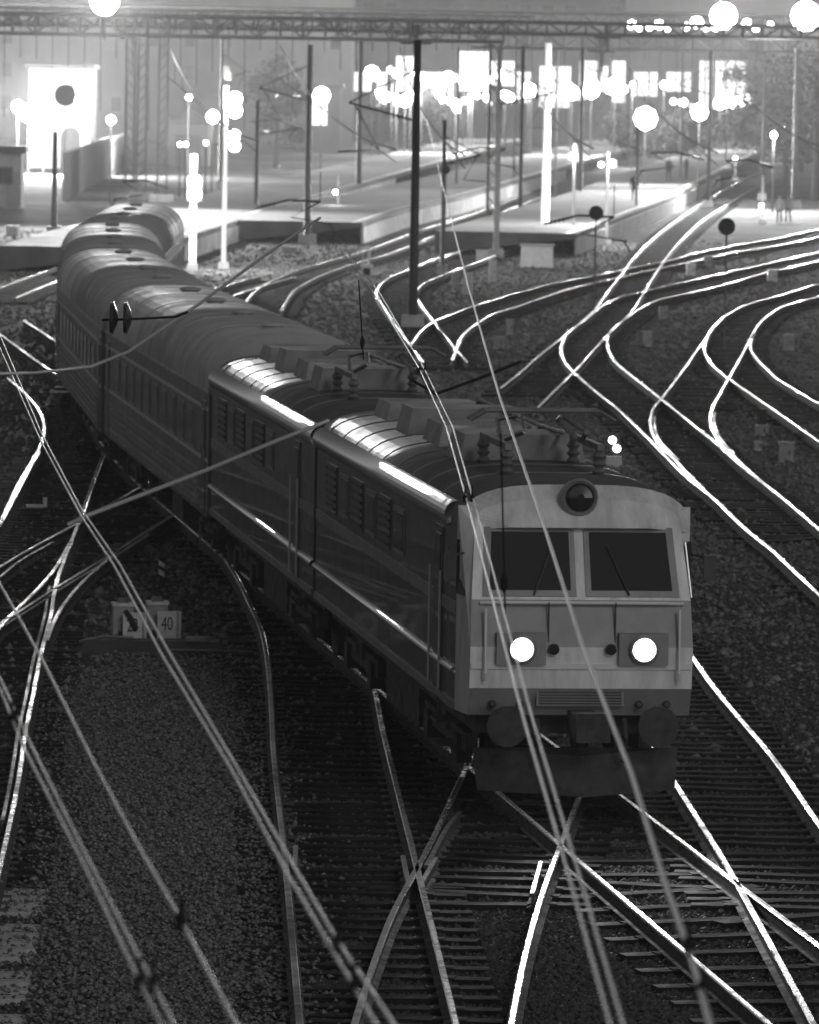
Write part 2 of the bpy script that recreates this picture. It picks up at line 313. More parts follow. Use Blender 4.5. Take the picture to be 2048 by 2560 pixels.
J1 = trace([(178, 1352), (166, 1372), (138, 1421), (89, 1477), (36, 1527), (0, 1567), (-40, 1620)])
J2 = trace([(290, 1376), (264, 1400), (203, 1457), (162, 1506), (134, 1554), (118, 1600)])
track('short slip rails joining the two crossing tracks on the left', J1, J2, zoff=.004)
L1 = trace([(-60, 742), (0, 719), (87, 687), (180, 655), (300, 622)], 3)
track('far track on the left beyond the coaches', L1, offset(L1, 1.52), head='rail_dull')
L3 = trace([(-50, 800), (0, 835), (95, 904), (180, 960)], 3)
track('faint track meeting the train line beside the last coaches', L3, offset(L3, -1.52), head='rail_dull', sl=False)
L4 = trace([(20, 945), (61, 981), (93, 1015), (110, 1050), (113, 1085), (97, 1124), (41, 1218), (0, 1311), (-40, 1400)], 40)
track('bent track left of the coaches with one shining rail', L4, offset(L4, 1.52), heads=('rail', 'rail_dull'), sl=False)
# ------------------------------------------------------------------ loose stones
def stones(name, pts, sizes, m):
    n = len(pts); base = np.array([(1, 0, 0), (0, 1, 0), (-1, 0, 0), (0, -1, 0), (0, 0, .75), (0, 0, -.5)])
    tri = np.array([(0, 1, 4), (1, 2, 4), (2, 3, 4), (3, 0, 4), (1, 0, 5), (2, 1, 5), (3, 2, 5), (0, 3, 5)])
    v = base[None] + RNG.uniform(-.38, .38, (n, 6, 3)); a = RNG.uniform(0, 6.28, n); ca, sa = np.cos(a), np.sin(a)
    x = v[:, :, 0] * ca[:, None] - v[:, :, 1] * sa[:, None]; y = v[:, :, 0] * sa[:, None] + v[:, :, 1] * ca[:, None]
    V = np.stack([x, y, v[:, :, 2]], 2) * sizes[:, None, None] + pts[:, None, :]; Fc = (tri[None] + (np.arange(n) * 6)[:, None, None]).reshape(-1)
    me = bpy.data.meshes.new(name); me.vertices.add(n * 6); me.vertices.foreach_set('co', V.reshape(-1)); me.loops.add(n * 24); me.loops.foreach_set('vertex_index', Fc.astype(np.int32))
    me.polygons.add(n * 8); me.polygons.foreach_set('loop_start', np.arange(0, n * 24, 3, dtype=np.int32)); me.update(); me.validate(); me.materials.append(MT[m])
    return tag(link(name, me), kind='stuff')
VERGE = np.array([(at(u, v).x, at(u, v).y) for u, v in [(95, 2640), (110, 2350), (135, 1900), (170, 1700), (360, 1640), (560, 1645), (640, 1760), (655, 2000), (690, 2300), (720, 2640)]])
def inside(px, py, poly):
    c = np.zeros(len(px), bool); j = len(poly) - 1
    for i in range(len(poly)):
        xi, yi = poly[i]; xj, yj = poly[j]
        c ^= ((yi > py) != (yj > py)) & (px < (xj - xi) * (py - yi) / (yj - yi + 1e-12) + xi); j = i
    return c
n = 210000; yy = 54 + 72 * RNG.random(n) ** 1.4; yy = yy[RNG.random(n) < np.clip((126 - yy) / 36, 0, 1)]; n = len(yy); xx = (RNG.random(n) * 2 - 1) * (yy * .068 + .8)
ins_ = inside(xx + RNG.normal(0, .38, n), yy + RNG.normal(0, 1.8, n), VERGE)
def pts(mask, zlo, zhi): return np.stack([xx[mask], yy[mask], RNG.uniform(zlo, zhi, mask.sum())], 1)
stones('pale_gravel', pts(ins_, 0, .1), RNG.uniform(.016, .042, ins_.sum()), 'stone_pale')
stones('track_ballast', pts(~ins_, -.01, .025), RNG.uniform(.025, .055, (~ins_).sum()), 'stone_dark')

n = 95000; yy = 82 + 250 * RNG.random(n) ** 1.7; yy = yy[RNG.random(n) < np.clip((yy - 80) / 38, 0, 1)]; n = len(yy); xx = (RNG.random(n) * 2 - 1) * (yy * .07 + .5)
stones('yard_gravel', pts(np.ones(n, bool), -.01, .03), RNG.uniform(.03, .085, n) * np.where(RNG.random(n) > .93, 1.7, 1), 'stone_yard')
# ------------------------------------------------------------------ train
def ring(w, zb, zs, zr, x, k=.55):
    return [(x, -w, zb)] + [(x, -w * abs(math.cos(a)) ** .6 * (1 if math.cos(a) > 0 else -1), zs + (zr - zs) * math.sin(a) ** .8) for a in np.linspace(0, math.pi, 19)] + [(x, w, zb)]
wh = MB(); wh.lathe((0, -.07, 0), [(.02, 0), (.52, 0), (.52, .02), (.475, .03), (.475, .13), (.2, .14), (.02, .15)], 20, 'y')
WHEEL = wh.build('wheel', 'bogie'); WM = WHEEL.data; bpy.data.objects.remove(WHEEL)
def bogie(t, x, wb, half=1.12):
    b = MB()
    for s in (-1, 1):
        b.box((x, s * half, .62), (wb + 1.1, .16, .26)); b.box((x, s * half, .86), (1.0, .2, .18))
        for q in (-1, 1):
            b.box((x + q * wb / 2, s * (half + .04), .5), (.4, .2, .36)); b.lathe((x + q * .4, s * half, .62), [(.13, 0), (.13, .42)], 10)
    b.box((x, 0, .7), (.9, 2 * half, .2)); bo = b.build('bogie', 'bogie', t)
    for q in (-1, 1):
        for s in (-1, 1): o = link('wheel', WM, bo, (x + q * wb / 2, s * .8, .5), 0 if s < 0 else math.pi)
def pantograph(t, x, raised):
    b = MB(); z0 = 4.35
    for s in (-.6, .6):
        b.box((x, s, z0), (2.4, .08, .08))
        for q in (-1, 1): b.lathe((x + q * 1.1, s, z0 - .42), [(.09, 0), (.05, .05), (.09, .1), (.05, .15), (.09, .2), (.05, .25), (.09, .3), (.05, .38)], 8)
    hz = 5.98 if raised else 4.75; mz = (z0 + hz) / 2; kx = 1.0 if raised else 1.25
    for s in (-.5, .5):
        for q in (-1, 1): b.tube([(x + q * .3, s, z0 + .04), (x + q * kx, s * .8, mz)], .035); b.tube([(x + q * kx, s * .8, mz), (x + q * .12, s * .55, hz - .08)], .025)
    for q in (-1, 1): b.tube([(x + q * .17, -.95, hz - .12), (x + q * .17, -.75, hz), (x + q * .17, .75, hz), (x + q * .17, .95, hz - .12)], .03)
    b.build('pantograph', 'steel', t)
def loco(label, front):
    t = thing('locomotive_section', label, 'locomotive', group='double locomotive'); HW = 1.475; x0, x1 = -8.25, (7.55 if front else 8.25)
    zb, zs, zr = 1.15, 3.45, 4.0
    b = MB(); b.loft([[(x, y, z) for x, y, z in ((x, -HW, zb), (x, -HW, zs), (x, HW, zs), (x, HW, zb))] for x in (x0, x1)]); b.build('body', 'loco', t)
    r = MB(); r.loft([[p for p in ring(HW - .004, zs - .05, zs + .012, zr, x)] for x in (x0, x1)]); ro = r.build('roof', 'roof', t, True)
    for k in range(9):
        xx_ = x0 + 1 + k * 1.6; q = MB(); q.loft([ring(HW + .003, zs + .02, zs + .03, zr + .015, xx_ + d) for d in (-.03, .03)]); q.build('roof_rib', 'roof', ro)
    for s in (-1, 1):
        y = s * (HW + .006)
        MB().tube([(x0, s * (HW + .01), 1.64), (x1, s * (HW + .01), 1.64)], .05, 12).build('side_highlight_tube', 'polish', t, True)  # polished tube added low on the side to catch a streak of light
        MB().box(((x0 + x1) / 2, y, 2.42), (x1 - x0, .012, .16)).build('stripe', 'loco_mid', t)
        MB().box(((x0 + x1) / 2, y * .999, 1.2), (x1 - x0, .05, .1)).build('sill', 'loco_mid', t)
        MB().tube([(x0, s * (HW - .1), zs + .1), (x1 - (.7 if front else 0), s * (HW - .1), zs + .1)], .18, 20).build('roof_highlight_tube', 'polish', t, True)  # polished tube added along the roof shoulder to catch the long highlight
        for k, wx in enumerate((-6.2, -4.6, -3.0, -1.4, .2, 1.8)):
            if k % 2:
                wf = MB().box((wx, y, 2.95), (1.1, .03, .62)).build('window', 'loco_mid', t); MB().box((wx, y + s * .014, 2.95), (.96, .02, .5)).build('pane', 'glass', wf)
            else:
                lv = MB().box((wx, y, 2.95), (1.25, .03, .7)).build('louvre', 'loco', t)
                for j in range(6): MB().box((wx, y + s * .02, 2.68 + j * .11), (1.15, .03, .04)).build('slat', 'dark', lv)
        dr = MB().box((5.9, y, 2.3), (.75, .03, 2.1)).build('door', 'loco', t); MB().box((5.9, y + s * .015, 2.95), (.5, .02, .6)).build('pane', 'glass', dr)
        for q in (-.5, .5): MB().tube([(5.9 + q, y + s * .05, 1.3), (5.9 + q, y + s * .05, 2.8)], .018).build('handrail', 'stripe', t)
        for q in (1.15, .85, .55): MB().box((5.9, s * (HW - .1), q), (.6, .3, .04)).build('step', 'dark', t)
    u = MB(); u.box((0, 0, 1.02), (15.8, 2.5, .26)); u.box((-.2, 0, .62), (3.6, 2.3, .7)); u.build('underframe', 'bogie', t)
    for q in (-4.6, 4.6): bogie(t, q, 2.9)
    for k, (xx_, l_, wd, hh) in enumerate(((-6.6, 1.6, 1.5, .28), (-3.2, 1.3, 1.7, .4), (-.8, 1.8, 1.5, .32), (2.3, 1.4, 1.7, .38))):
        MB().box((xx_, 0, zr + hh / 2 - .05), (l_, wd, hh), top=.9).build('roof_box', 'roof', t)
    pantograph(t, 4.6, False)
    for q in (-5.2, -1.9, .9): MB().lathe((q, .55, zr - .02), [(.1, 0), (.05, .06), (.1, .12), (.05, .18), (.1, .24), (.04, .34)], 8).build('insulator', 'ins', t)
    MB().tube([(-5.2, .55, zr + .33), (-1.9, .55, zr + .33), (.9, .55, zr + .33), (3.4, .5, zr + .38)], .03).build('roof_busbar', 'steel', t)
    MB().box((x0 - .2, 0, 2.4), (.42, 1.3, 2.3)).build('bellows', 'rubber', t)
    if front:
        c = MB(); S = [(x1, 1.15), (8.18, 1.15), (8.34, 1.5), (8.38, 2.02), (8.26, 2.6), (7.86, 3.5), (7.74, 3.66), (x1, 3.72)]; wd = [1.475, 1.4, 1.4, 1.4, 1.38, 1.3, 1.26, 1.475]; n_ = len(S)
        vs = [(x, -q, z) for (x, z), q in zip(S, wd)] + [(x, q, z) for (x, z), q in zip(S, wd)]
        c.add(vs, [tuple(range(n_)), tuple(reversed(range(n_, 2 * n_)))]); 
        for i, mi in ((0, 1), (1, 1), (2, 0), (3, 1), (4, 0), (5, 0), (6, 0)): c.add([vs[i], vs[i + 1], vs[n_ + i + 1], vs[n_ + i]], [(0, 1, 2, 3)], mi)
        c.build('cab', ['loco_pale', 'loco_mid'], t)
        ro2 = MB(); ro2.loft([ring(1.47, zs - .05, zs, zr, x1 - .01), ring(1.3, zs - .02, zs + .06, zr - .18, 7.8), ring(.9, zs + .03, zs + .06, zs + .12, 8.0)]); ro2.build('cab_roof', 'loco_pale', t)
        nrm = Vector((.9, 0, .4)).normalized()
        for s in (-1, 1):
            def wp(a, b_, off): # along the slanted screen
                lo = Vector((8.26, 0, 2.6)); hi = Vector((7.86, 0, 3.5)); p = lo.lerp(hi, b_); return p + Vector((0, s * a, 0)) + nrm * off
            for nm, mk, a0, a1, b0, b1, o1 in (('windshield_frame', 'loco_mid', .06, 1.24, .04, .97, .02), ):
                q = MB(); fr = [wp(a0, b0, .0), wp(a1, b0, 0), wp(a1 - .05, b1, 0), wp(a0, b1, 0)]; fo = [wp(a0, b0, o1), wp(a1, b0, o1), wp(a1 - .05, b1, o1), wp(a0, b1, o1)]
                q.loft([fr, fo]); wf = q.build(nm, mk, t)
            q = MB(); q.loft([[wp(a, b_, .005) for a, b_ in ((.13, .12), (1.15, .12), (1.1, .9), (.13, .9))], [wp(a, b_, .03) for a, b_ in ((.13, .12), (1.15, .12), (1.1, .9), (.13, .9))]]); q.build('windshield', 'glass', wf)
            q = MB(); q.tube([wp(.6, .05, .05), wp(.35, .7, .06)], .014); q.build('wiper', 'dark', wf)
            hl = MB().box((8.4, s * .77, 2.0), (.1, .62, .4)).build('headlight', 'loco_mid', t)
            MB().lathe((8.44, s * .77, 2.0), [(.17, 0), (.19, .05), (.15, .06), (.15, .02)], 18, 'x').build('bezel', 'steel', hl)
            MB().lathe((8.455, s * .77, 2.0), [(.165, 0), (.155, .02), (.1, .025)], 20, 'x').build('reflector_glow', 'glow_ring', hl)  # ring given a weak glow of its own to soften the lens edge
            MB().lathe((8.47, s * .77, 2.0), [(.115, 0), (.11, .03), (.05, .05)], 18, 'x').build('lens', 'head', hl)
            spot(t, (8.62, s * .77, 2.0), (1, 0, -.3), 750, R(44), 1.0, .1)
            MB().lathe((8.4, s * .36, 2.0), [(.07, 0), (.07, .05), (.05, .06)], 12, 'x').build('marker_lamp', 'glass', t)
            MB().tube([(8.42, s * 1.22, 1.6), (8.46, s * 1.22, 1.7), (8.4, s * 1.22, 2.5)], .018).build('handrail', 'stripe', t)
            MB().lathe((8.2, s * .95, 1.05), [(.12, 0), (.12, .35), (.26, .36), (.26, .42)], 14, 'x').build('buffer', 'bogie', t)
        MB().box((8.36, 0, 1.78), (.05, 2.78, .07)).build('front_stripe', 'stripe', t)
        for yy_ in (-.42, .42): MB().box((8.35, yy_, 2.33), (.05, .012, .5)).build('panel_seam', 'dark', t)
        gr = MB().box((8.29, 0, 1.38), (.06, 1.1, .2)).build('grille', 'loco_mid', t)
        for j in range(5): MB().box((8.33, 0, 1.31 + j * .035), (.03, 1.04, .014)).build('slat', 'dark', gr)
        for yy_ in (-1.1, -.75, .75, 1.1): MB().lathe((8.2, yy_, 1.3), [(.05, 0), (.05, .1), (.03, .12)], 8, 'x').build('hose_cock', 'dark', t)
        for yy_ in (-.55, .55): MB().tube([(8.4, yy_, 1.12), (8.55, yy_, .9), (8.5, yy_, .62), (8.36, yy_, .6)], .03, 8).build('brake_hose', 'rubber', t)
        MB().tube([(8.3, -1.28, 2.56), (8.34, -1.0, 2.57), (8.34, 1.0, 2.57), (8.3, 1.28, 2.56)], .022, 8).build('handrail', 'stripe', t)
        for s in (-1, 1):
            MB().box((7.95, s * 1.375, 2.85), (.02, .02, .02)).build('hinge', 'dark', t)
            sw = MB(); sw.add([(7.62, s * 1.474, 2.62), (8.05, s * 1.42, 2.62), (7.86, s * 1.36, 3.3), (7.62, s * 1.474, 3.3), (7.62, s * 1.49, 2.62), (8.05, s * 1.436, 2.62), (7.86, s * 1.376, 3.3), (7.62, s * 1.49, 3.3)], [(4, 5, 6, 7), (0, 1, 5, 4), (1, 2, 6, 5), (2, 3, 7, 6), (3, 0, 4, 7)]); sw.build('side_window', 'glass', t)
            MB().tube([(7.9, s * 1.44, 3.15), (8.1, s * 1.62, 3.12)], .015, 6).build('mirror_arm', 'dark', t); MB().box((8.1, s * 1.64, 3.0), (.05, .16, .32)).build('mirror', 'dark', t)
        MB().lathe((7.85, 0, 3.86), [(.2, -.2), (.24, .1), (.21, .16), (.19, .13)], 18, 'x').build('spotlight', 'loco_mid', t); MB().lathe((7.99, 0, 3.86), [(.185, 0), (.15, .03), (.05, .05)], 18, 'x').build('spotlight_glass', 'glass', t)
        q = MB(); q.add([(8.0, -1.3, .72), (8.0, 1.3, .72), (8.4, 0, .66), (8.1, -1.25, .2), (8.1, 1.25, .2), (8.7, 0, .18), (7.9, -1.2, .24), (7.9, 1.2, .24)], [(0, 2, 5, 3), (2, 1, 4, 5), (0, 3, 6), (1, 7, 4), (0, 1, 2), (3, 5, 4, 7, 6)]); q.build('plough', 'bogie', t)
        MB().box((8.62, 0, 1.08), (.6, .32, .3)).box((8.95, .06, 1.08), (.22, .42, .36)).build('coupler', 'bogie', t)
    return t
def coach(label):
    t = thing('passenger_coach', label, 'coach', group='coaches of the train'); HW = 1.5; L = 24.0; zb, zs, zr = 1.05, 3.25, 4.3
    b = MB(); b.loft([[(x, -HW, zb), (x, -HW, zs), (x, HW, zs), (x, HW, zb)] for x in (-L / 2, L / 2)]); b.build('body', 'coach', t)
    r = MB(); r.loft([ring(HW - .004, zs - .05, zs + .012, zr, x, .6) for x in (-L / 2, L / 2)]); ro = r.build('roof', 'coach_roof', t, True)
    for k in range(7):
        xx_ = -L / 2 + 1.2 + k * 3.6; q = MB(); q.loft([ring(HW + .003, zs + .02, zs + .03, zr + .012, xx_ + d, .6) for d in (-.025, .025)]); q.build('roof_rib', 'coach_roof', ro)
    for k in range(4): MB().lathe((-8.4 + 5.6 * k, 0, zr - .06), [(.2, 0), (.18, .08), (.24, .1), (.2, .15), (.05, .17)], 12).build('ventilator', 'coach_roof', ro)
    for s in (-1, 1):
        y = s * (HW + .006)
        for j in range(6): MB().box((0, y + s * .01, 1.16 + j * .13), (20.6, .035, .045)).build('rib', 'coach_roof' if j % 2 else 'loco_mid', t)
        for z in (2.06, 2.98): MB().box((0, y, z), (L - .1, .016, .06)).build('stripe', 'stripe', t)
        for k in range(10):
            wx = -8.55 + k * 1.9; wf = MB().box((wx, y, 2.5), (1.25, .03, .76)).build('window', 'coach_roof', t); MB().box((wx, y + s * .014, 2.5), (1.13, .02, .64)).build('pane', 'glass', wf)
        for q in (-1, 1):
            d = MB().box((q * 11.1, y, 2.1), (.8, .02, 2.0)).build('door', 'loco', t); MB().box((q * 11.1, y + s * .012, 2.6), (.5, .02, .7)).build('pane', 'glass', d)
            for z in (.95, .65): MB().box((q * 11.1, s * 1.35, z), (.7, .35, .04)).build('step', 'dark', t)
        MB().tube([(-L / 2, s * (HW - .01), zs + .02), (L / 2, s * (HW - .01), zs + .02)], .035, 8).build('gutter', 'coach_roof', t)
    u = MB(); u.box((0, 0, .95), (23.6, 2.4, .2)); u.box((-1.5, .5, .62), (3, 1.2, .6)); u.box((2.2, -.5, .6), (2.4, 1.3, .55)); u.box((1, .6, .65), (1.6, 1.0, .5)); u.build('underframe', 'bogie', t)
    for q in (-8.5, 8.5): bogie(t, q, 2.4, 1.05)
    for q in (-1, 1): MB().box((q * (L / 2 + .2), 0, 2.2), (.44, 1.4, 2.3)).build('bellows', 'rubber', t)
    return t
def place(o, Zs, length, nose):
    # o's nose (local +x) sits at arc position Zs on the train line
    def along(z, d):
        z_ = z
        for _ in range(40):
            s = 0; n_ = 8
            for i in range(n_):
                a, b_ = z + (z_ - z) * i / n_, z + (z_ - z) * (i + 1) / n_; s += math.hypot(tx(b_) - tx(a), b_ - a)
            z_ += (d - s) * .95
            if abs(d - s) < .005: break
        return z_
    za = along(Zs, nose - length * .34); zc = along(Zs, nose + length * .34)
    a = Vector((tx(za), za, 0)); c = Vector((tx(zc), zc, 0)); m = (a + c) / 2; d = a - c
    o.location = (m.x, m.y, RT); o.rotation_euler = (0, 0, math.atan2(d.y, d.x)); return along(Zs, nose + length / 2)
Zf = 76.3
z = place(loco('dark two-tone locomotive with pale cab and two lit headlights, heading the train', True), Zf, 16.5, 8.4)
z = place(loco('second dark locomotive section coupled behind the pale cab', False), z, 16.5, 8.6)
for nm in ('first coach behind the locomotive, dark with ribbed sides', 'second coach behind the locomotive, dark with ribbed sides', 'third coach behind the locomotive, on the bend', 'last coach of the train, farthest from the locomotive'):
    z = place(coach(nm), z, 24.0, 12.35)

# ------------------------------------------------------------------ overhead wires
def sag(P, drop):
    out = []
    for a, b in zip(P, P[1:]):
        for k in range(8): t = k / 8; q = Vector(a).lerp(Vector(b), t); q.z -= drop * 4 * t * (1 - t); out.append(q)
    out.append(Vector(P[-1])); return out
def wire(name, label, P, r, m='wire', clamps=(), group=None, cat='wire'):
    b = MB(); b.tube(P, r, 6); o = b.build(name, m, None, True); tag(o, label, cat, group)
    for i, c in enumerate(clamps):
        q = MB(); q.box(c, (.03, .08, .05)); q.box((c[0], c[1], c[2] + .05), (.012, .04, .08)); q.build('clamp', 'clamp', o)
    return o
def W(uv, z):
    P = [at(u, v, z) for u, v in uv]
    if len(P) > 4 and P[-1].y < 30: d = P[-1] - P[-2]; P.append(P[-1] + d * ((-8 - P[-1].y) / d.y))     # on under the bridge
    if len(P) > 4 and uv[0][0] < 0: d = (P[0] - P[1]).normalized(); P.insert(0, P[0] + d * 35)
    return P
ZC = 6.25
wire('contact_wire', 'left wire of the pair stretched across the coaches and gravel verge', W([(-70, 760), (0, 870), (101, 1100), (203, 1290), (284, 1412), (406, 1640), (576, 1920), (717, 2183), (813, 2345), (896, 2487), (945, 2570), (1000, 2665)], ZC), .0075, clamps=W([(885, 2470)], ZC))
wire('contact_wire', 'right wire of the pair stretched across the coaches and gravel verge', W([(-70, 730), (0, 838), (101, 1078), (203, 1272), (300, 1412), (422, 1630), (590, 1915), (709, 2122), (843, 2352), (983, 2560), (1050, 2660)], ZC), .0075, clamps=W([(845, 2356)], ZC))
W2a = W([(850, 622), (938, 736), (1051, 926), (1116, 1068), (1169, 1258), (1232, 1500), (1310, 1800), (1420, 2180), (1525, 2560), (1550, 2650)], ZC)
W2b = W([(862, 622), (952, 736), (1063, 926), (1132, 1068), (1186, 1258), (1252, 1500), (1332, 1800), (1446, 2180), (1558, 2560), (1584, 2650)], ZC)
wire('contact_wire', 'left wire of the pair passing in front of the locomotive cab', W2a, .0075, clamps=W([(1162, 1246), (1050, 925)], ZC))
wire('contact_wire', 'right wire of the pair passing in front of the locomotive cab', W2b, .0075, clamps=W([(1180, 1246), (1063, 925)], ZC))
wire('carrier_cable', 'thick pale cable running past the right of the locomotive cab to the station', W([(1050, 235), (1075, 330), (1110, 475), (1170, 712), (1247, 985), (1365, 1330), (1460, 1627), (1579, 1935), (1660, 2200), (1722, 2375), (1745, 2450), (1780, 2580), (1800, 2660)], 6.35), .0125, 'cable', clamps=W([(1720, 2365), (1723, 2380), (1755, 2475)], 6.35))
wire('contact_wire', 'left wire of the pair crossing the lower gravel verge', W([(-70, 1590), (0, 1722), (61, 1873), (211, 2165), (344, 2445), (402, 2559), (440, 2650)], ZC), .007, clamps=W([(350, 2457), (30, 1800)], ZC))
wire('contact_wire', 'right wire of the pair crossing the lower gravel verge', W([(-70, 1560), (0, 1695), (69, 1845), (211, 2130), (377, 2449), (434, 2559), (475, 2650)], ZC), .007, clamps=W([(383, 2460), (40, 1790)], ZC))
wire('feeder_wire', 'single wire crossing the middle of the gravel verge', W([(-60, 1355), (0, 1460), (107, 1652), (231, 1900), (340, 2105), (447, 2290), (590, 2560), (640, 2655)], ZC), .008, clamps=W([(450, 2300), (457, 2312)], ZC))
wire('span_wire', 'grey span wire slung from the slip rails up across the locomotive side', [atZ(u, v, Z) for u, v, Z in ((170, 1312, 44), (215, 1290, 44), (510, 1178, 46), (690, 1103, 47), (820, 1052, 48))], .016, 'cable')
sp = wire('span_wire', 'grey span wire with two dark insulator discs across the coach roofs', [atZ(u, v, Z) for u, v, Z in ((-60, 936, 50), (90, 932, 50), (230, 916, 50), (320, 880, 51), (498, 760, 54), (640, 655, 57), (742, 583, 60), (800, 545, 62))], .014, 'cable')
for u in (284, 318): MB().lathe(atZ(u, 795, 51), [(.03, -.035), (.125, -.028), (.135, 0), (.06, .03), (.02, .04)], 18, 'x').build('insulator_disc', 'ins', sp)
MB().tube([atZ(255, 800, 51), atZ(350, 797, 51), atZ(440, 792, 52), atZ(470, 780, 52)], .011).build('link_rod', 'clamp', sp)
wire('registration_arm', 'dark registration arm reaching right from the paired wires', [atZ(1030, 950, 65), atZ(1090, 985, 65), atZ(1200, 945, 65.5), atZ(1300, 905, 66)], .017, 'clamp', cat='registration arm')
# droppers hanging in the gaps
for i, (u, v0, v1, Z, lb) in enumerate(((1252, 1085, 1560, 40, 'thin dark dropper hanging in front of the pale locomotive cab'), (897, 700, 900, 62, 'thin dark dropper hanging before the second locomotive section'))):
    o = wire('dropper', lb, [atZ(u, v0, Z), atZ(u + 6, (v0 + v1) / 2, Z), atZ(u + 12, v1, Z)], .007, 'clamp', cat='dropper')
    p = atZ(u + 9, v0 + (v1 - v0) * .78, Z); MB().lathe(p, [(.006, -.07), (.022, -.03), (.022, .03), (.006, .07)], 8).build('clip', 'clamp', o)
# ------------------------------------------------------------------ (yard, platforms, buildings follow)
#@@PART2
# ------------------------------------------------------------------ platforms
def platform(label, uv, width, side, ext=260):
    P = [at(u, v, 0) for u, v in uv]; d = (P[-1] - P[-2]).normalized(); P.append(P[-1] + d * ext); P = resample(catmull(P, 8), 3.0)
    t = thing('platform', label, 'platform', P[0]); o = P[0]; Q = offset(P, side * width); hgt = 1.1
    dk = MB()
    for i in range(len(P) - 1):
        a, b, c, e = [x - o for x in (P[i], P[i + 1], Q[i + 1], Q[i])]
        dk.add([(a.x, a.y, hgt), (b.x, b.y, hgt), (c.x, c.y, hgt), (e.x, e.y, hgt), (a.x, a.y, hgt - .25), (b.x, b.y, hgt - .25), (c.x, c.y, 0), (e.x, e.y, 0)], [(0, 1, 2, 3), (0, 4, 5, 1), (2, 6, 7, 3), (3, 7, 4, 0)])
    dk.build('deck', 'deck', t)
    ln = MB(); A = offset(P, side * .35); B = offset(P, side * .6)
    for i in range(len(P) - 1): ln.add([x - o + Vector((0, 0, hgt + .006)) for x in (A[i], A[i + 1], B[i + 1], B[i])], [(0, 1, 2, 3)])
    ln.build('edge_line', 'white', t)
    for i in range(min(len(P) - 1, 60)):
        a, b = P[i] - o, P[i + 1] - o; m = (a + b) / 2; e = b - a
        MB().box((m.x, m.y, .43 + .0), (e.length - .05, .14, .84), math.atan2(e.y, e.x)).build('panel', 'panel', t)
    return t
platform('long pale platform left of the slim signal poles', [(395, 684), (470, 650), (560, 617), (660, 580), (784, 540), (900, 503)], 7.0, -1)
platform('pale panelled platform in the middle, behind the dark mast', [(905, 610), (1009, 572), (1100, 548), (1157, 533), (1260, 500), (1350, 471)], 7.0, -1)
platform('pale panelled platform on the right, beside the diagonal track', [(1440, 640), (1573, 583), (1690, 531), (1734, 503), (1816, 456)], 7.0, -1)

# ------------------------------------------------------------------ poles, masts
def mast(label, u, v, top, r=.2, m='steel', lattice=False, pad=True, arm=0, r1=None):
    p = at(u, v, 0); h = atZ(u, top, p.y).z; t = thing('catenary_mast', label, 'mast', p, group='catenary masts')
    if lattice:
        b = MB(); w_ = r
        for sx in (-1, 1):
            for sy in (-1, 1): b.tube([(sx * w_, sy * w_, 0), (sx * w_ * .7, sy * w_ * .7, h)], .05, 4)
        for k in range(int(h / .7)):
            z0 = k * .7
            for s in (-1, 1): b.tube([(-w_, s * w_, z0), (w_, s * w_, z0 + .7)], .025, 4); b.tube([(s * w_, w_, z0), (s * w_, -w_, z0 + .7)], .025, 4)
        b.build('lattice', m, t)
    else: MB().tube([(0, 0, 0), (0, 0, h * .5), (0, 0, h)], r, 12, r1=r1 or r * .75).build('shaft', m, t, True)
    if pad: MB().box((0, 0, .25), (r * 5, r * 5, .5), top=.9).build('footing', 'pale', t)
    if arm:
        b = MB(); b.tube([(0, 0, h * .72), (arm, 0, h * .78)], .045); b.tube([(0, 0, h * .9), (arm, 0, h * .78)], .03); b.tube([(arm * .9, 0, h * .77), (arm * .55, 0, h * .62), (arm * 1.15, 0, h * .61)], .035); b.build('cantilever', 'dark', t)
        for k in range(3): MB().lathe((arm * (.2 + .07 * k), 0, h * .735), [(.03, -.04), (.13, 0), (.03, .04)], 10, 'x').build('insulator', 'ins', t)
    return t
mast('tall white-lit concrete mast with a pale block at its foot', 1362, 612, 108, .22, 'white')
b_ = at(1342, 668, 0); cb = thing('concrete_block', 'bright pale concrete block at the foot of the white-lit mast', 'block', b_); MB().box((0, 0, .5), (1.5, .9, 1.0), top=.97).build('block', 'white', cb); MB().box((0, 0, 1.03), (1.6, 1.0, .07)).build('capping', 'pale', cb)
mast('thick dark mast standing closest behind the train', 1032, 822, 100, .17, 'dark', arm=-2.4)
mast('grey mast on the middle ground with a pale foot and drooping cantilever', 768, 610, 112, .19, 'steel', arm=-2.6)
mast('grey mast between the left and middle platforms', 896, 500, 100, .2, 'dark')
mast('pair-built lattice mast near the lit gable, left of the two', 352, 500, 60, .32, 'steel', True)
mast('pair-built lattice mast near the lit gable, right of the two', 404, 505, 60, .32, 'steel', True)
mast('pale slim mast beside the concrete block boxes', 1240, 648, 112, .15, 'pale', arm=2.6)
mast('dark mast before the bright station front', 1450, 520, 118, .16, 'dark', arm=2.2)
mast('grey mast in front of the trees', 1985, 520, 120, .2, 'steel')
mast('thin lamp-like mast left of the trees', 1700, 480, 130, .12, 'steel')
mast('slim dark mast on the middle platform', 1140, 500, 120, .1, 'dark')
mast('slim dark mast in front of the long left building', 550, 470, 95, .13, 'dark', arm=1.8)
mast('thin grey mast left of the lit gable', 135, 590, 330, .16, 'steel')
mast('dark mast with a long cantilever left of the middle platform', 640, 560, 250, .12, 'dark', arm=2.4)
mast('dark slender mast behind the tall pale box', 1105, 690, 300, .1, 'dark', arm=1.6)
mast('grey mast rising beside the concrete block', 1300, 560, 115, .13, 'dark', arm=-1.9)
mast('dark mast behind the round signal disc', 1770, 520, 125, .14, 'dark', arm=-2.2)
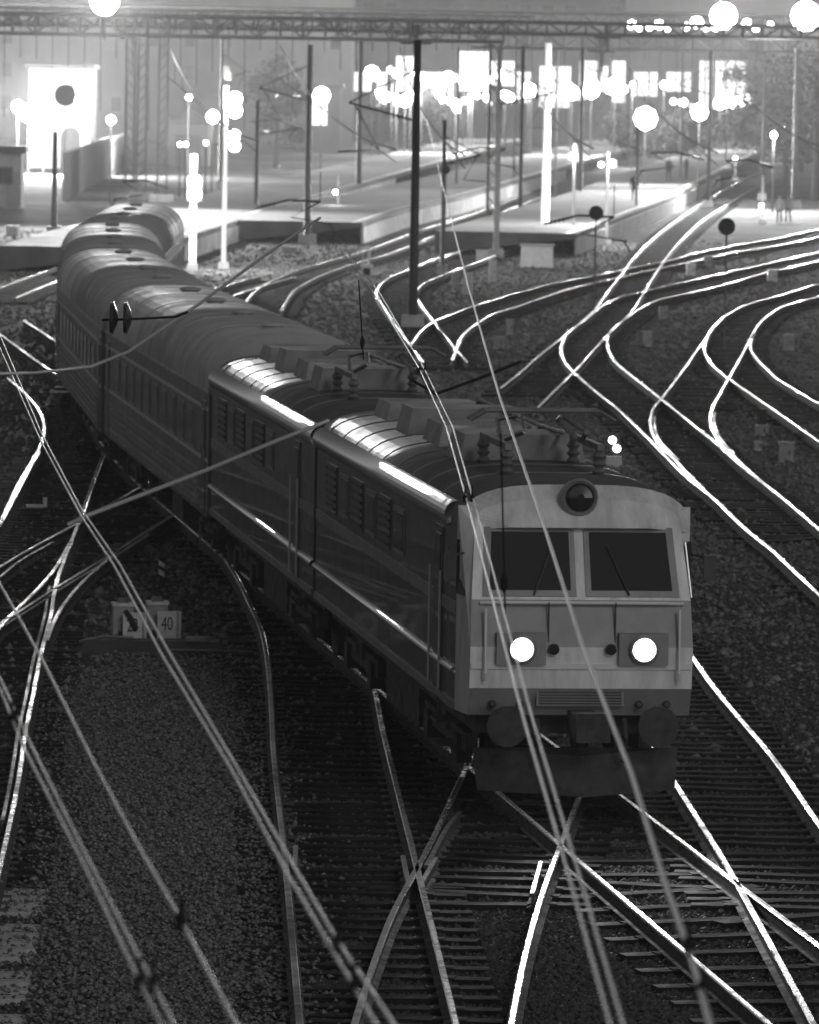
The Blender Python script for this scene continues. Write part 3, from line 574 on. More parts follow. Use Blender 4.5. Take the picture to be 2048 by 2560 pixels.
mast('dark mast left of the loose leafy tree', 1905, 500, 130, .13, 'dark', arm=1.9)
mast('slim mast behind the right platform with a short arm', 1590, 560, 300, .08, 'steel', arm=-1.2)

def cantilever(label, u, v, Z, L, sgn):
    p = atZ(u, v, Z); t = thing('cantilever', label, 'cantilever', p); q = sgn * L
    MB().tube([(0, 0, 0), (q * .5, 0, .35), (q, 0, .3)], .05, 6).build('tube', 'dark', t); MB().tube([(q, 0, .3), (q * .55, 0, -.35), (q * 1.2, 0, -.6)], .04, 6).build('registration_tube', 'dark', t)
    MB().tube([(q * 1.15, 0, -.6), (q * 1.25, 0, -.95)], .03, 6).build('steady_arm', 'dark', t); MB().tube([(q, 0, .3), (q, 0, 1.5)], .02, 5).build('hanger', 'dark', t)
    for k in range(4): MB().lathe((q * (.1 + .06 * k), 0, .08 + .03 * k), [(.03, -.04), (.14, 0), (.03, .04)], 10, 'x').build('insulator', 'ins', t)
    return t
for a in (('dark drooping cantilever over the ground left of the grey mast', 640, 520, 250, 2.6, 1), ('dark cantilever reaching over the concrete block', 1360, 560, 230, 2.6, 1), ('dark cantilever above the middle platform panels', 1130, 385, 300, 2.6, 1), ('thin cantilever over the left end of the long platform', 420, 470, 300, 2.2, -1), ('dark cantilever above the wide arc track', 1760, 400, 300, 2.6, -1), ('dark cantilever before the trees', 1935, 420, 280, 2.2, -1)): cantilever(*a)
# ------------------------------------------------------------------ signals
def signal(label, u, v, top, heads, r=.09, m='steel', big=1.0, light=250, n=2):
    p = at(u, v, 0); Z = p.y; h = atZ(u, top, Z).z; t = thing('signal_post', label, 'signal', p, group='signals of the yard')
    MB().tube([(0, 0, 0), (0, 0, h)], r, 10).build('post', m, t, True); MB().box((0, 0, .15), (.5, .5, .3), top=.9).build('footing', 'pale', t)
    for hu, hv, k in heads:
        q = atZ(hu, hv, Z) - p; hd = MB().box((q.x, -.16, q.z), (.52 * k, .16, .46 * k * n)).build('signal_head', 'black', t)
        MB().tube([(0, 0, q.z), (q.x, -.1, q.z)], .03).build('bracket', 'dark', t)
        for j in range(n):
            zz = q.z + (j - (n - 1) / 2) * .46 * k
            MB().lathe((q.x, -.26, zz), [(.19 * k * big, 0), (.17 * k * big, -.05), (.06 * k * big, -.09)], 14, 'y').build('lens', 'sig', hd)
            ho = MB(); ho.tube([(q.x - .2 * k, -.24, zz + .02), (q.x - .16 * k, -.42, zz + .16 * k), (q.x, -.46, zz + .23 * k), (q.x + .16 * k, -.42, zz + .16 * k), (q.x + .2 * k, -.24, zz + .02)], .02); ho.build('hood', 'black', hd)
    if light: point(t, (heads[0][0] * 0 + (atZ(heads[0][0], heads[0][1], Z) - p).x, -1.0, (atZ(heads[0][0], heads[0][1], Z) - p).z), light, .3)
    return t
signal('white signal post with a blazing double head, beside the slim pole', 481, 676, 385, [(487, 470, 1.25)], .16, 'white', 1.35, 2500)
signal('slim grey signal pole with a large head above a smaller one', 559, 672, 215, [(588, 262, 1.2), (587, 352, 1.0)], .12, 'pale', 1.4, 2500)
signal('signal lit before the left platform and the curved track', 845, 560, 440, [(839, 480, .75)], n=1, light=200)
signal('twin-lamp signal on the slope behind the white-lit mast', 1516, 610, 380, [(1530, 408, .9), (1502, 411, .7)], n=1, light=2200)
signal('single-lamp signal right behind the white-lit mast', 1432, 615, 360, [(1434, 390, .9)], n=1, light=2500)
signal('single-lamp signal near the end of the right platform', 1838, 450, 370, [(1838, 396, .95)], n=1, light=300)
signal('small lit signal in front of the dark wall of the left building', 693, 420, 200, [(693, 239, .8)], n=1, light=200)
signal('pale twin signal before the trees with lamps stacked', 1905, 560, 440, [(1903, 520, .7)], r=.08, m='white', n=2, light=60)
p = at(1535, 1165, 0); t = thing('dwarf_signal', 'low lit dwarf signal beside the train roof and curved track', 'signal', p)
MB().box((0, 0, .12), (.4, .4, .24), top=.85).build('footing', 'pale', t); hd = MB().box((0, 0, .5), (.3, .2, .52)).build('signal_head', 'black', t)
for dx, dz in ((-.05, .62), (.06, .42)): MB().lathe((dx, -.1, dz), [(.085, 0), (.075, -.03), (.02, -.05)], 12, 'y').build('lens', 'lamp', hd)
def disc(label, u, v, Z, rad, base_v):
    p = atZ(u, base_v, Z); p.z = 0; q = atZ(u, v, Z) - p; t = thing('signal_disc', label, 'signal', p)
    rad *= .8; MB().tube([(0, 0, 0), (0, 0, q.z)], .03, 8).build('post', 'steel', t); MB().lathe((0, 0, q.z), [(rad, .03), (rad, -.03), (rad * .9, -.05)], 24, 'y').build('disc', 'dark', t); MB().box((0, .06, q.z), (rad * .6, .1, rad * .8)).build('lamp_case', 'dark', t); return t
disc('round dark signal disc above the diagonal track', 1814, 566, 205, .36, 700)
disc('dark round-backed disc above the concrete boxes', 1487, 532, 230, .34, 700)
disc('small dark disc hanging beside the thick pale cable', 1111, 425, 260, .22, 640)
disc('dark round silhouette standing before the lit gable', 160, 238, 400, .9, 520)

# ------------------------------------------------------------------ trackside boxes
def cab(label, u, v, wpx, hpx, m='box', legs=False):
    p = at(u, v, 0); k = ppm(p.y); ww, hh = wpx / k, hpx / k; t = thing('trackside_cabinet', label, 'cabinet', p, RNG.uniform(-.25, .25), group='cabinets along the tracks')
    z0 = .18 if legs else .04; MB().box((0, 0, z0 / 2), (ww * 1.1, ww * .75, z0)).build('plinth', 'pale' if not legs else 'dark', t)
    MB().box((0, 0, z0 + hh / 2), (ww, ww * .65, hh), top=.98).build('case', m, t); MB().box((0, 0, z0 + hh + .02), (ww * 1.1, ww * .78, .045)).build('lid', m, t)
    d = MB().box((0, -ww * .33, z0 + hh * .5), (ww * .8, .02, hh * .78)).build('door', m, t); MB().box((ww * .28, -ww * .33 - .02, z0 + hh * .5), (.03, .03, .1)).build('handle', 'dark', d); return t
for a in (('small pale box between the wide arc and the curved track, near a second box', 1727, 690, 22, 26, 'white'), ('small grey box behind the wide arc track', 1771, 668, 20, 24, 'box'), ('small pale box on the strip between two curved tracks', 1931, 706, 24, 28, 'plate'),
          ('grey box on the dark ground inside the long bend', 1658, 798, 22, 26, 'box'), ('grey box just inside the reverse bend', 1616, 866, 24, 32, 'box'), ('dim grey box beyond the far right bend', 1971, 876, 26, 34, 'box'),
          ('dark upright cabinet between the forking tracks', 1905, 1068, 22, 38, 'dark'), ('pale low box in front of the dark upright cabinet', 1905, 1088, 32, 18, 'box'), ('grey upright cabinet among the dark ground right of the fork', 1966, 1155, 36, 42, 'box'), ('low pale stub box left of the grey upright cabinet', 1893, 1126, 20, 16, 'box'),
          ('tall pale box behind the thick pale cable', 1170, 738, 22, 52, 'plate'), ('small pale box beside the tall pale box', 1140, 712, 20, 24, 'box'), ('pale box stack right of the slim pale mast', 1205, 655, 28, 26, 'plate'), ('slender pale post box by the slim pale mast', 1232, 706, 18, 52, 'plate'),
          ('grey boxes huddled right of the tight bend', 1248, 872, 26, 24, 'box'), ('upright grey box behind the huddled boxes', 1272, 838, 18, 34, 'box'), ('flat pale slab on the ground by the grey mast', 726, 630, 38, 9, 'pale'), ('low pale box at the end of the far left track', 32, 590, 30, 22, 'white')): cab(*a)
p = at(917, 690, 0); t = thing('switch_stand', 'white switch stand with upright lever beside the tight bend', 'switch stand', p)
MB().box((0, 0, .25), (.55, .4, .5)).build('case', 'white', t); MB().box((0, -.21, .2), (.3, .03, .3)).build('opening', 'black', t); MB().tube([(.08, 0, .5), (.12, 0, 1.1)], .05, 8).build('post', 'plate', t); MB().tube([(-.15, 0, .5), (-.2, 0, 1.0)], .02, 6).build('lever', 'plate', t)
# numbered switch lanterns in front of the gravel verge
def text(body, size, parent, loc, rz=0, m='black'):
    cu = bpy.data.curves.new('number', 'FONT'); cu.body = body; cu.size = size; cu.align_x = 'CENTER'; cu.align_y = 'CENTER'; cu.extrude = .002
    tmp = bpy.data.objects.new('tmp', cu); C.objects.link(tmp); bpy.context.view_layer.update()
    me = bpy.data.meshes.new_from_object(tmp.evaluated_get(bpy.context.evaluated_depsgraph_get())); bpy.data.objects.remove(tmp)
    me.materials.clear(); me.materials.append(MT[m]); o = link('number', me, parent, loc); o.rotation_euler = (math.pi / 2, 0, rz); o.scale = (.72, 1.15, 1); return o
def lantern(label, u, v, num, mark):
    p = at(u, v, 0); t = thing('switch_lantern', label, 'switch lantern', p, R(8))
    MB().box((-.02, .3, .12), (.34, .3, .24)).build('base', 'dark', t)
    MB().box((-.1, .32, .42), (.33, .3, .46)).build('rear_case', 'box', t); MB().box((-.1, .32, .67), (.36, .33, .05)).build('roof', 'plate', t); MB().box((-.1, .32, .73), (.2, .2, .08), top=.7).build('chimney', 'dark', t)
    f = MB().box((.03, 0, .34), (.31, .06, .44)).build('face', 'plate', t); MB().box((.215, .02, .34), (.05, .1, .44), .5).build('side_fin', 'plate', t)
    text(num, .27, f, (.03, -.034, .35))
    if mark: MB().tube([(-.1, -.05, .6), (-.02, -.06, .5), (.08, -.06, .3)], .035, 8, r1=.05).build('lever_handle', 'black', t)
    return t
lantern('pale switch lantern numbered 23 with a dark lever across it', 326, 1618, '23', True)
lantern('pale switch lantern numbered 40 on the dark switch gear', 412, 1614, '40', False)
p = at(380, 1640, 0); t = thing('switch_machine', 'long dark point machine beneath the two numbered lanterns', 'point machine', p)
MB().box((0, .1, .13), (2.3, .5, .24), top=.92).build('case', 'dark', t); MB().box((.72, -.05, .29), (.36, .3, .06)).build('cover', 'steel', t); MB().tube([(-1.15, 0, .2), (-.75, 0, .3), (-.3, 0, .28)], .03).build('drive_rod', 'steel', t); MB().tube([(.3, -.2, .12), (1.6, -.25, .12)], .025).build('drive_rod', 'steel', t)
p = at(404, 1472, 0); t = thing('fouling_post', 'short post with slanted white and black bands behind the lanterns', 'post', p)
MB().tube([(0, 0, 0), (0, 0, .55)], .055, 12).build('post', 'black', t, True)
for z0 in (.24, .40): 
    q = MB(); q.loft([[(.06 * math.cos(a), .06 * math.sin(a), z0 + dz - .035 * math.cos(a)) for a in np.linspace(0, 2 * math.pi, 13)[:-1]] for dz in (0, .09)], caps=False); q.build('white_band', 'white', t)
p = at(105, 1280, 0); t = thing('point_rod', 'small pale point rod lying beside the crossing tracks', 'rod', p); MB().box((-.15, 0, .12), (.35, .1, .06)).build('rod', 'plate', t); MB().box((.06, .05, .2), (.08, .1, .2)).build('crank', 'plate', t)
t = thing('bolt_row', 'row of shiny bolts beside the oblique left track', 'bolts', at(85, 1410, 0))
for i in range(8):
    q = at(52 + i * 8.6, 1421 - i * 5.2, .1) - at(85, 1410, 0); MB().lathe((q.x, q.y, .1), [(.022, 0), (.022, .05), (.008, .06)], 6).build('bolt', 'rail', t)

# ------------------------------------------------------------------ gantries
def gantry(label, Z0, Z1, u0, u1, vb, vt, posts, drops=(), gm='steel'):
    A = atZ(u0, vb[0], Z0); B = atZ(u1, vb[1], Z1); zb = (A.z + B.z) / 2; A.z = B.z = zb; hh = (vb[0] - vt) / ppm((Z0 + Z1) / 2); d = (B - A); L = d.length; d.normalize(); s = Vector((-d.y, d.x, 0)) * .45
    t = thing('gantry', label, 'gantry', A, group='catenary gantries'); U = Vector((0, 0, hh))
    for k, (o, nm) in enumerate(((s, 'lower_chord'), (-s, 'lower_chord'), (s + U, 'upper_chord'), (-s + U, 'upper_chord'))): MB().tube([o, o + d * L], .1, 4).build(nm, gm, t)
    n_ = int(L / 1.25)
    for i in range(n_ + 1):
        a = d * (L * i / n_); e = d * (L * (i + 1) / n_)
        for sg in (1, -1): MB().tube([a + s * sg, a + s * sg + U], .06, 4).build('upright', gm, t)
        if i < n_:
            for sg in (1, -1): MB().tube([(a if i % 2 else e) + s * sg, (e if i % 2 else a) + s * sg + U], .05, 4).build('diagonal', gm, t)
    for q in posts:
        a = d * (L * q); b = MB()
        for sg in (1, -1):
            for dx in (-.3, .3): b.tube([a + s * sg + d * dx, a + s * sg + d * dx - Vector((0, 0, zb))], .07, 4)
        for k in range(int(zb / .8)):
            z0 = -k * .8
            for sg in (1, -1): b.tube([a + s * sg - d * .3 + Vector((0, 0, z0)), a + s * sg + d * .3 + Vector((0, 0, z0 - .8))], .03, 4)
        b.build('leg', gm, t)
    for q, l_ in drops:
        a = d * (L * q) ; dr = MB().tube([a + U * .8, a - Vector((0, 0, l_))], .3, 6, r1=.12).build('hanger_post', 'dark', t)
        MB().tube([a - d * .9 - Vector((0, 0, .1)), a + d * .9 - Vector((0, 0, .1))], .14, 6).build('hanger_foot', 'dark', dr)
        for k in range(4): MB().lathe(a - Vector((0, 0, l_ + .12 * k)), [(.05, -.05), (.22, 0), (.05, .05)], 10).build('insulator', 'ins', dr)
    return t, A, d, L, hh
g1 = gantry('long lattice gantry above the left building and station front', 352, 352, -80, 1260, (82, 104), 34, (.02, .985), ((.835, .3),))
g2 = gantry('lattice gantry on the right under the two big floodlights', 425, 425, 1180, 2150, (118, 134), 80, (.21, .93), ((.335, 1.2),))
g4 = gantry('dark lattice gantry spanning the whole yard behind the long one', 400, 400, -100, 2150, (60, 100), 30, (.02, .98), ((.18, .4), (.5, .4), (.72, .6)), 'dark')
g5 = gantry('farthest dark lattice gantry at the top of the view', 500, 500, -100, 2150, (35, 73), 8, (.02, .98), ((.4, .4), (.62, .4)), 'dark')
g3 = gantry('second lattice gantry rising behind the long one', 450, 450, -100, 1330, (56, 72), 22, (.3, .98), ((.45, .5), (.66, .5)))
for i, u in enumerate(range(12, 2044, 40)):      # hangers and droppers under the gantries, one each
    Z = 352 if u < 1240 else 425; v0 = 80 + 26 * u / 1240 if u < 1240 else 118 + 16 * (u - 1240) / 900
    l_ = RNG.uniform(20, 260) if i % 3 == 0 else RNG.uniform(15, 110)
    o = wire('dropper', 'thin dark dropper wire hanging from the gantry ' + ('over the gable house' if u < 240 else 'across the long plain building' if u < 790 else 'over the left half of the station front' if u < 1240 else 'over the right half of the station front' if u < 1890 else 'before the trees'), [atZ(u, v0 - 30, Z), atZ(u - 1, v0 + l_, Z)], .022, 'clamp', group='droppers below the gantries', cat='dropper')
# contact wires hung between the gantry and the yard
for i, (a, b) in enumerate((((420, 108, 352), (640, 560, 215)), ((700, 112, 352), (985, 640, 200)), ((1000, 118, 352), (1160, 560, 190)), ((1300, 130, 425), (1480, 560, 210)), ((1560, 136, 425), (1790, 560, 205)), ((1800, 138, 425), (2080, 540, 215)))):
    A_, B_ = Vector(atZ(*a)), Vector(atZ(*b)); B_.z = 6.6; lb = ('by the grey masts', 'left of the dark mast', 'over the middle platform', 'behind the white-lit mast', 'over the right platform', 'before the trees')[i]
    SG = sag([A_, B_], 1.1); co = wire('carrier_cable', 'dark sagging cable ' + lb, SG, .026, 'clamp')
    A2 = A_.copy(); A2.z -= 1.9; B2 = B_ - Vector((0, 0, .4)); wire('contact_wire', 'thin contact wire below the sagging cable ' + lb, [A2, B2], .018, 'clamp')
    for k in range(1, 8): MB().tube([SG[k], A2.lerp(B2, k / 8)], .016, 4).build('dropper', 'clamp', co)

# ------------------------------------------------------------------ floodlights and lamps
def flood(label, u, v, Z, rad, power, aim):
    p = atZ(u, v, Z); t = thing('floodlight', label, 'floodlight', p, group='floodlights')
    MB().lathe((0, 0, 0), [(rad * .5, .5), (rad, .1), (rad * 1.05, 0), (rad, 0)], 18, 'y').build('housing', 'dark', t); MB().lathe((0, -.02, 0), [(rad * .95, 0), (rad * .85, -.06), (.1, -.1)], 18, 'y').build('lens', 'flood', t)
    MB().tube([(0, .3, -rad), (0, .3, -2.2)], .06, 6).build('bracket', 'dark', t)
    spot(t, (0, -.3, 0), Vector(aim) - p, power, R(110), .9, rad); return t
flood('huge floodlight over the right gantry, left of the two', 1809, 40, 424, .95, 110000, (10, 190, 0))
flood('huge floodlight over the right gantry, right of the two', 2015, 40, 424, 1.05, 110000, (6, 170, 0))
flood('floodlight at the top edge over the left building', 262, 2, 351, .85, 170000, (-6, 170, 0))
def lamp(label, u, v, Z, rad, power=0, grp='lamps of the station', gm='lamp'):
    q = atZ(u, v, Z); t = thing('station_lamp', label, 'lamp', (q.x, q.y, 0), group=grp); MB().tube([(0, 0, 0), (0, 0, q.z - rad)], .06, 8).build('post', 'dark', t)
    MB().lathe((0, 0, q.z), [(.03, -rad), (rad * .7, -rad * .7), (rad, 0), (rad * .7, rad * .7), (.03, rad)], 14).build('globe', gm, t, True); MB().lathe((0, 0, q.z + rad * .95), [(rad * .5, 0), (rad * .2, .12), (.02, .15)], 10).build('cap', 'dark', t)
    if power: point(t, (0, -rad - .5, q.z + rad * .8), power, rad)
    return t
def LB(u, rm):
    sz = 'large' if rm > .75 else 'mid-sized' if rm > .5 else 'small'
    for lim, w_ in ((1035, 'left of the thick dark mast'), (1140, 'between the two dark masts behind the cable'), (1300, 'around the slim pale mast'), (1375, 'beside the white-lit mast top'), (1500, 'just right of the white-lit mast'), (1640, 'above the twin-lamp signal'), (1760, 'around the thin lamp-like mast'), (9999, 'above the end of the right platform')):
        if u < lim: return f'{sz} round lamp before the station front, {w_}'
lr = random.Random(11)
for i, (u, v, rp) in enumerate(((930, 183, 30), (993, 183, 20), (1039, 185, 13), (961, 243, 26), (1013, 252, 26), (1080, 200, 22), (1120, 195, 26), (1102, 248, 22), (1141, 261, 20), (1160, 200, 22), (1222, 200, 15), (1217, 243, 17), (1252, 191, 20), (1276, 243, 24), (1322, 226, 32), (1430, 232, 30), (1478, 225, 36), (1530, 217, 32), (1660, 212, 15), (1708, 256, 18), (1800, 258, 26), (1850, 258, 28), (1582, 212, 10))):
    for k in range(3 if rp > 16 else 1):
        du, dv, f_ = ((0, 0, .62), (lr.uniform(-26, 26), lr.uniform(-14, 8), .5), (lr.uniform(-30, 30), lr.uniform(-6, 16), .4))[k]; Z = lr.choice((560, 610, 660, 690)); lamp(LB(u + du, rp * f_ / ppm(Z)), u + du, v + dv, Z, rp * f_ / ppm(Z), 9000 if k == 0 and i % 2 == 0 else 0, gm=('lamp', 'lamp_b', 'lamp_c')[k] if lr.random() < .75 else 'lamp')
lamp('big low lamp cluster globe between the right platform and station front', 1614, 296, 430, 30 / ppm(430), 6000); lamp('big low lamp globe right of the lamp cluster', 1749, 280, 430, 22 / ppm(430), 5000)
lamp('bright globe lamp beside the slim signal pole', 532, 292, 420, 17 / ppm(420), 4000); lamp('globe lamp before the narrow lit doorway', 804, 239, 520, 22 / ppm(520), 4000)
lamp('small lamp over the kerb behind the left platform', 473, 243, 480, 8 / ppm(480)); lamp('small lamp in the trees on the right', 1935, 338, 400, 8 / ppm(400), 6000)
for u, v in ((450, 361), (465, 361), (515, 357)): lamp('tiny lamp in the row beneath the dim shed', u, v, 400, 6 / ppm(400), grp='tiny lamps beneath the dim shed')
for u, vv, rr in ((1580, 62, 12), (1596, 70, 9), (1624, 68, 8), (1648, 62, 12), (1668, 70, 9), (1715, 66, 10), (1742, 56, 16), (1764, 68, 10), (1786, 72, 8), (1868, 60, 13), (1890, 70, 9), (1926, 62, 8)): lamp(('large' if rr > 11 else 'small') + ' high lamp above the right gantry, ' + ('left of both huge floodlights' if u < 1775 else 'between the two huge floodlights'), u, vv, 640, rr / ppm(640), grp='high lamps above the right gantry')
t = lamp('tall white lit post lamp beside the ribbed fence', 278, 300, 395, .3, 2500)

# ------------------------------------------------------------------ buildings
def building(name, label, u0, u1, vbase, top, depth, m, roof='dark', storeys=(), win=(1.1, 1.5), lit=None, cat='building', gable=0):
    p0 = at(u0, vbase, 0); Z = p0.y; x0 = p0.x; x1 = atZ(u1, vbase, Z).x; ww = x1 - x0; t = thing(name, label, cat, ((x0 + x1) / 2, Z, 0))
    MB().box((0, depth / 2, top / 2), (ww, depth, top)).build('wall', m, t)
    if gable:
        r_ = MB(); r_.loft([[(-ww / 2 - .3, y, top), (0, y, top + gable), (ww / 2 + .3, y, top)] for y in (-.3, depth + .3)]); r_.build('roof', roof, t)
    else: MB().box((0, depth / 2, top + .2), (ww + .6, depth + .6, .4)).build('roof', roof, t)
    return t, Z, ww
def windows(t, ww, zs, n, w_, h_, pane='glass', skip=0):
    for z in zs:
        for i in range(n):
            if skip and RNG.random() < skip: continue
            x = -ww / 2 + ww * (i + .5) / n; f = MB().box((x, -.03, z), (w_ + .2, .1, h_ + .2)).build('window', 'wall', t); MB().box((x, -.09, z), (w_, .04, h_)).build('pane', pane, f); MB().box((x, -.12, z), (.06, .05, h_)).build('glazing_bar', 'dark', f)
t, Z, ww = building('long_building', 'long plain grey building behind the left platform', -120, 880, 345, 17, 14, 'wall')
windows(t, ww, (4, 7.6, 11.2), 11, 1.0, 1.5, skip=.35); MB().box((0, -.08, 13.2), (ww, .14, .3)).build('cornice', 'wall', t)
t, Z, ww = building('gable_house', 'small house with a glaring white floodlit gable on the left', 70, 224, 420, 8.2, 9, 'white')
a_ = MB(); a_.loft([[(x, y, z) for x, z in [(.1, 0), (.1, 2.6)] + [(.95 + .85 * math.cos(q), 2.6 + .85 * math.sin(q)) for q in np.linspace(math.pi, 0, 9)] + [(1.8, 0)]] for y in (-.05, .1)]); a_.build('arched_doorway', 'dark', t)
windows(t, ww, (6.2,), 2, .8, 1.2)
for u, v, r_ in ((45, 268, .5), (72, 285, .7), (110, 300, .75), (205, 292, .6)): lamp('floodlight globe glaring before the white gable house', u, v, 482, r_, 45000, 'glaring lamps before the gable house')
t, Z, ww = building('kiosk', 'pale boxy kiosk at the left edge behind the coaches', -40, 52, 520, 3.4, 3, 'pale'); MB().box((ww * .3, -.04, 1.2), (.9, .08, 2.1)).build('door', 'box', t); windows(t, ww * .5, (2.0,), 1, 1.0, .9)
t, Z, ww = building('dim_shed', 'dim low shed with a pale front between the masts and signal pole', 420, 520, 415, 3.6, 6, 'wall', gable=1.2); MB().box((0, -.05, 1.4), (2.2, .1, 2.6)).build('gate', 'wall2', t)
fp = [at(u, v, 0) for u, v in ((165, 500), (215, 470), (270, 440), (330, 415))]; fn = thing('ribbed_fence', 'tall ribbed fence running from the kiosk toward the lit post lamp', 'fence', fp[0])
for i, q in enumerate(resample(fp, .9)):
    q = q - fp[0]; MB().box((q.x, q.y, 1.5), (.45, .12, 3.0 + RNG.uniform(-.05, .05)), .35).build('slat', 'wall', fn)
for z0 in (.6, 2.5): MB().tube([(q - fp[0]) + Vector((0, .15, z0)) for q in fp], .06, 4).build('fence_rail', 'steel', fn)
# station front: dark piers with large glowing windows
t, Z, ww = building('station_hall', 'wide station front with a band of glowing windows under the gantries', 790, 1905, 352, 15, 18, 'wall2'); k = ppm(Z); xc = t.location.x
sr_ = random.Random(3); u = 800
while u < 1890:
    wpx = sr_.choice((18, 26, 34, 44, 60, 78)); g_ = sr_.choice((6, 9, 14, 22))
    if u + wpx > 1895: break
    a, b = atZ(u, 150, Z).x - xc, atZ(u + wpx, 150, Z).x - xc; z1 = atZ(u, sr_.choice((128, 140, 152, 165, 180)), Z).z; z0 = atZ(u, sr_.choice((214, 228, 240, 256, 268)), Z).z
    f = MB().box(((a + b) / 2, -.04, (z0 + z1) / 2), (b - a + .3, .12, z1 - z0 + .3)).build('window', 'wall', t); MB().box(((a + b) / 2, -.12, (z0 + z1) / 2), (b - a, .05, z1 - z0)).build('pane', 'lit', f)
    for j in range(1, int((b - a) / 1.3) + 1): MB().box((a + (b - a) * j / (int((b - a) / 1.3) + 1), -.17, (z0 + z1) / 2), (.08, .06, z1 - z0)).build('mullion', 'dark', f)
    MB().box(((a + b) / 2, -.17, z0 + (z1 - z0) * .62), (b - a, .06, .09)).build('transom', 'dark', f)
    u += wpx + g_
MB().box((0, -1.2, atZ(1300, 278, Z).z), (ww, 2.4, .3)).build('canopy', 'dark', t); MB().box((0, -.1, 13.6), (ww, .25, .4)).build('cornice', 'wall', t)
t, Z, ww = building('tower_block', 'dark apartment block looming behind the gantries', 330, 1560, 322, 32, 20, 'wall2'); windows(t, ww, (11, 13.5, 16, 18.5, 21), 22, 1.5, 1.5, skip=.2)
t, Z, ww = building('doorway_annexe', 'low annexe with a narrow lit doorway left of the station front', 740, 850, 380, 6.5, 5, 'wall2'); f = MB().box((-.1, -.05, 4.2), (2.2, .1, 3.2)).build('window', 'wall', t); MB().box((-.1, -.12, 4.2), (1.9, .06, 2.9)).build('pane', 'lit', f)
# a low retaining wall and parked wagons give the middle distance its layers
def wagon(label, u, v, L, rz, m):
    p = at(u, v, 0); t = thing('freight_wagon', label, 'wagon', p, rz, group='parked wagons'); MB().box((0, 0, 2.2), (L, 2.8, 2.2)).build('body', m, t); MB().box((0, 0, 1.0), (L + .3, 2.2, .25)).build('underframe', 'dark', t)
    r_ = MB(); r_.loft([[(x, y, z) for y, z in ((-1.42, 3.3), (-1.2, 3.65), (0, 3.9), (1.2, 3.65), (1.42, 3.3))] for x in (-L / 2, L / 2)]); r_.build('roof', 'steel', t)
    for i in range(int(L / 1.2)): MB().box((-L / 2 + .6 + 1.2 * i, -1.43, 2.2), (.1, .08, 2.2)).build('rib', m, t)
    d = MB().box((0, -1.46, 2.15), (2.2, .08, 2.0)).build('door', m, t); MB().box((.8, -1.52, 2.1), (.06, .06, .4)).build('handle', 'dark', d)
    for q in (-.34, .34):
        for dx in (-.9, .9): link('wheel', WM, t, (L * q + dx, -.8, .5))
wagon('grey ribbed freight wagon parked before the trees', 2030, 430, 14, R(60), 'adv')

# ------------------------------------------------------------------ people on the platform and by the trees
def person(label, u, v, z, facing, top, step):
    d_ = ray(u, v); p = Vector((0, 0, H)) + d_ * ((z - H) / d_.z); t = thing('person', label, 'person', p, facing)
    J = [(0, 0, .95, .15), (0, 0, 1.2, .15), (0, 0, 1.42, .16), (0, 0, 1.53, .06), (0, .01, 1.62, .09), (0, .02, 1.72, .085),
         (.1, 0, .9, .1), (.11, step * .5, .5, .075), (.11, -step * .2, .08, .05), (.11, .14 - step * .2, .03, .04),
         (-.1, 0, .9, .1), (-.11, step * .1, .5, .075), (-.11, -step, .08, .05), (-.11, .14 - step, .03, .04),
         (.2, 0, 1.4, .07), (.25, -.03, 1.12, .05), (.23, .06, .88, .04), (.22, .09, .8, .03), (-.2, 0, 1.4, .07), (-.25, .03, 1.12, .05), (-.23, .1, .88, .04), (-.22, .13, .8, .03)]
    E = [(0, 1), (1, 2), (2, 3), (3, 4), (4, 5), (0, 6), (6, 7), (7, 8), (8, 9), (0, 10), (10, 11), (11, 12), (12, 13), (2, 14), (14, 15), (15, 16), (16, 17), (2, 18), (18, 19), (19, 20), (20, 21)]
    me = bpy.data.meshes.new('body'); me.from_pydata([j[:3] for j in J], E, []); o = bpy.data.objects.new('tmp', me); C.objects.link(o)
    o.modifiers.new('skin', 'SKIN'); 
    for i, j in enumerate(J): sv = me.skin_vertices[0].data[i]; sv.radius = (j[3], j[3] * .8); sv.use_root = i == 0
    sb = o.modifiers.new('sub', 'SUBSURF'); sb.levels = sb.render_levels = 1; bpy.context.view_layer.update()
    m2 = bpy.data.meshes.new_from_object(o.evaluated_get(bpy.context.evaluated_depsgraph_get())); bpy.data.objects.remove(o)
    m2.materials.clear()
    for k in ('cloth_dark', top, 'skin', 'black'): m2.materials.append(MT[k])
    for f in m2.polygons: c = f.center; f.material_index = 3 if c.z > 1.7 else 2 if c.z > 1.5 or (abs(c.x) > .19 and c.z < .86) else 1 if c.z > .88 else 0
    link('body', m2, t)
person('dark-clothed person standing on the right platform beside the twin-lamp signal', 1585, 503, 1.1, .4, 'cloth_dark', .05)
person('person in dark coat walking on the far part of the right platform', 1672, 455, 1.1, 2.6, 'cloth_dark', .22)
person('person in dark coat standing farther along the right platform', 1716, 448, 1.1, 1.0, 'cloth_dark', .05)
person('person in pale jacket and dark trousers walking before the trees, nearer the signal', 1948, 560, 0, 3.0, 'cloth_pale', .2)
person('person in pale jacket and dark trousers walking before the trees, nearer the mast', 1970, 558, 0, 2.8, 'cloth_pale', .24)
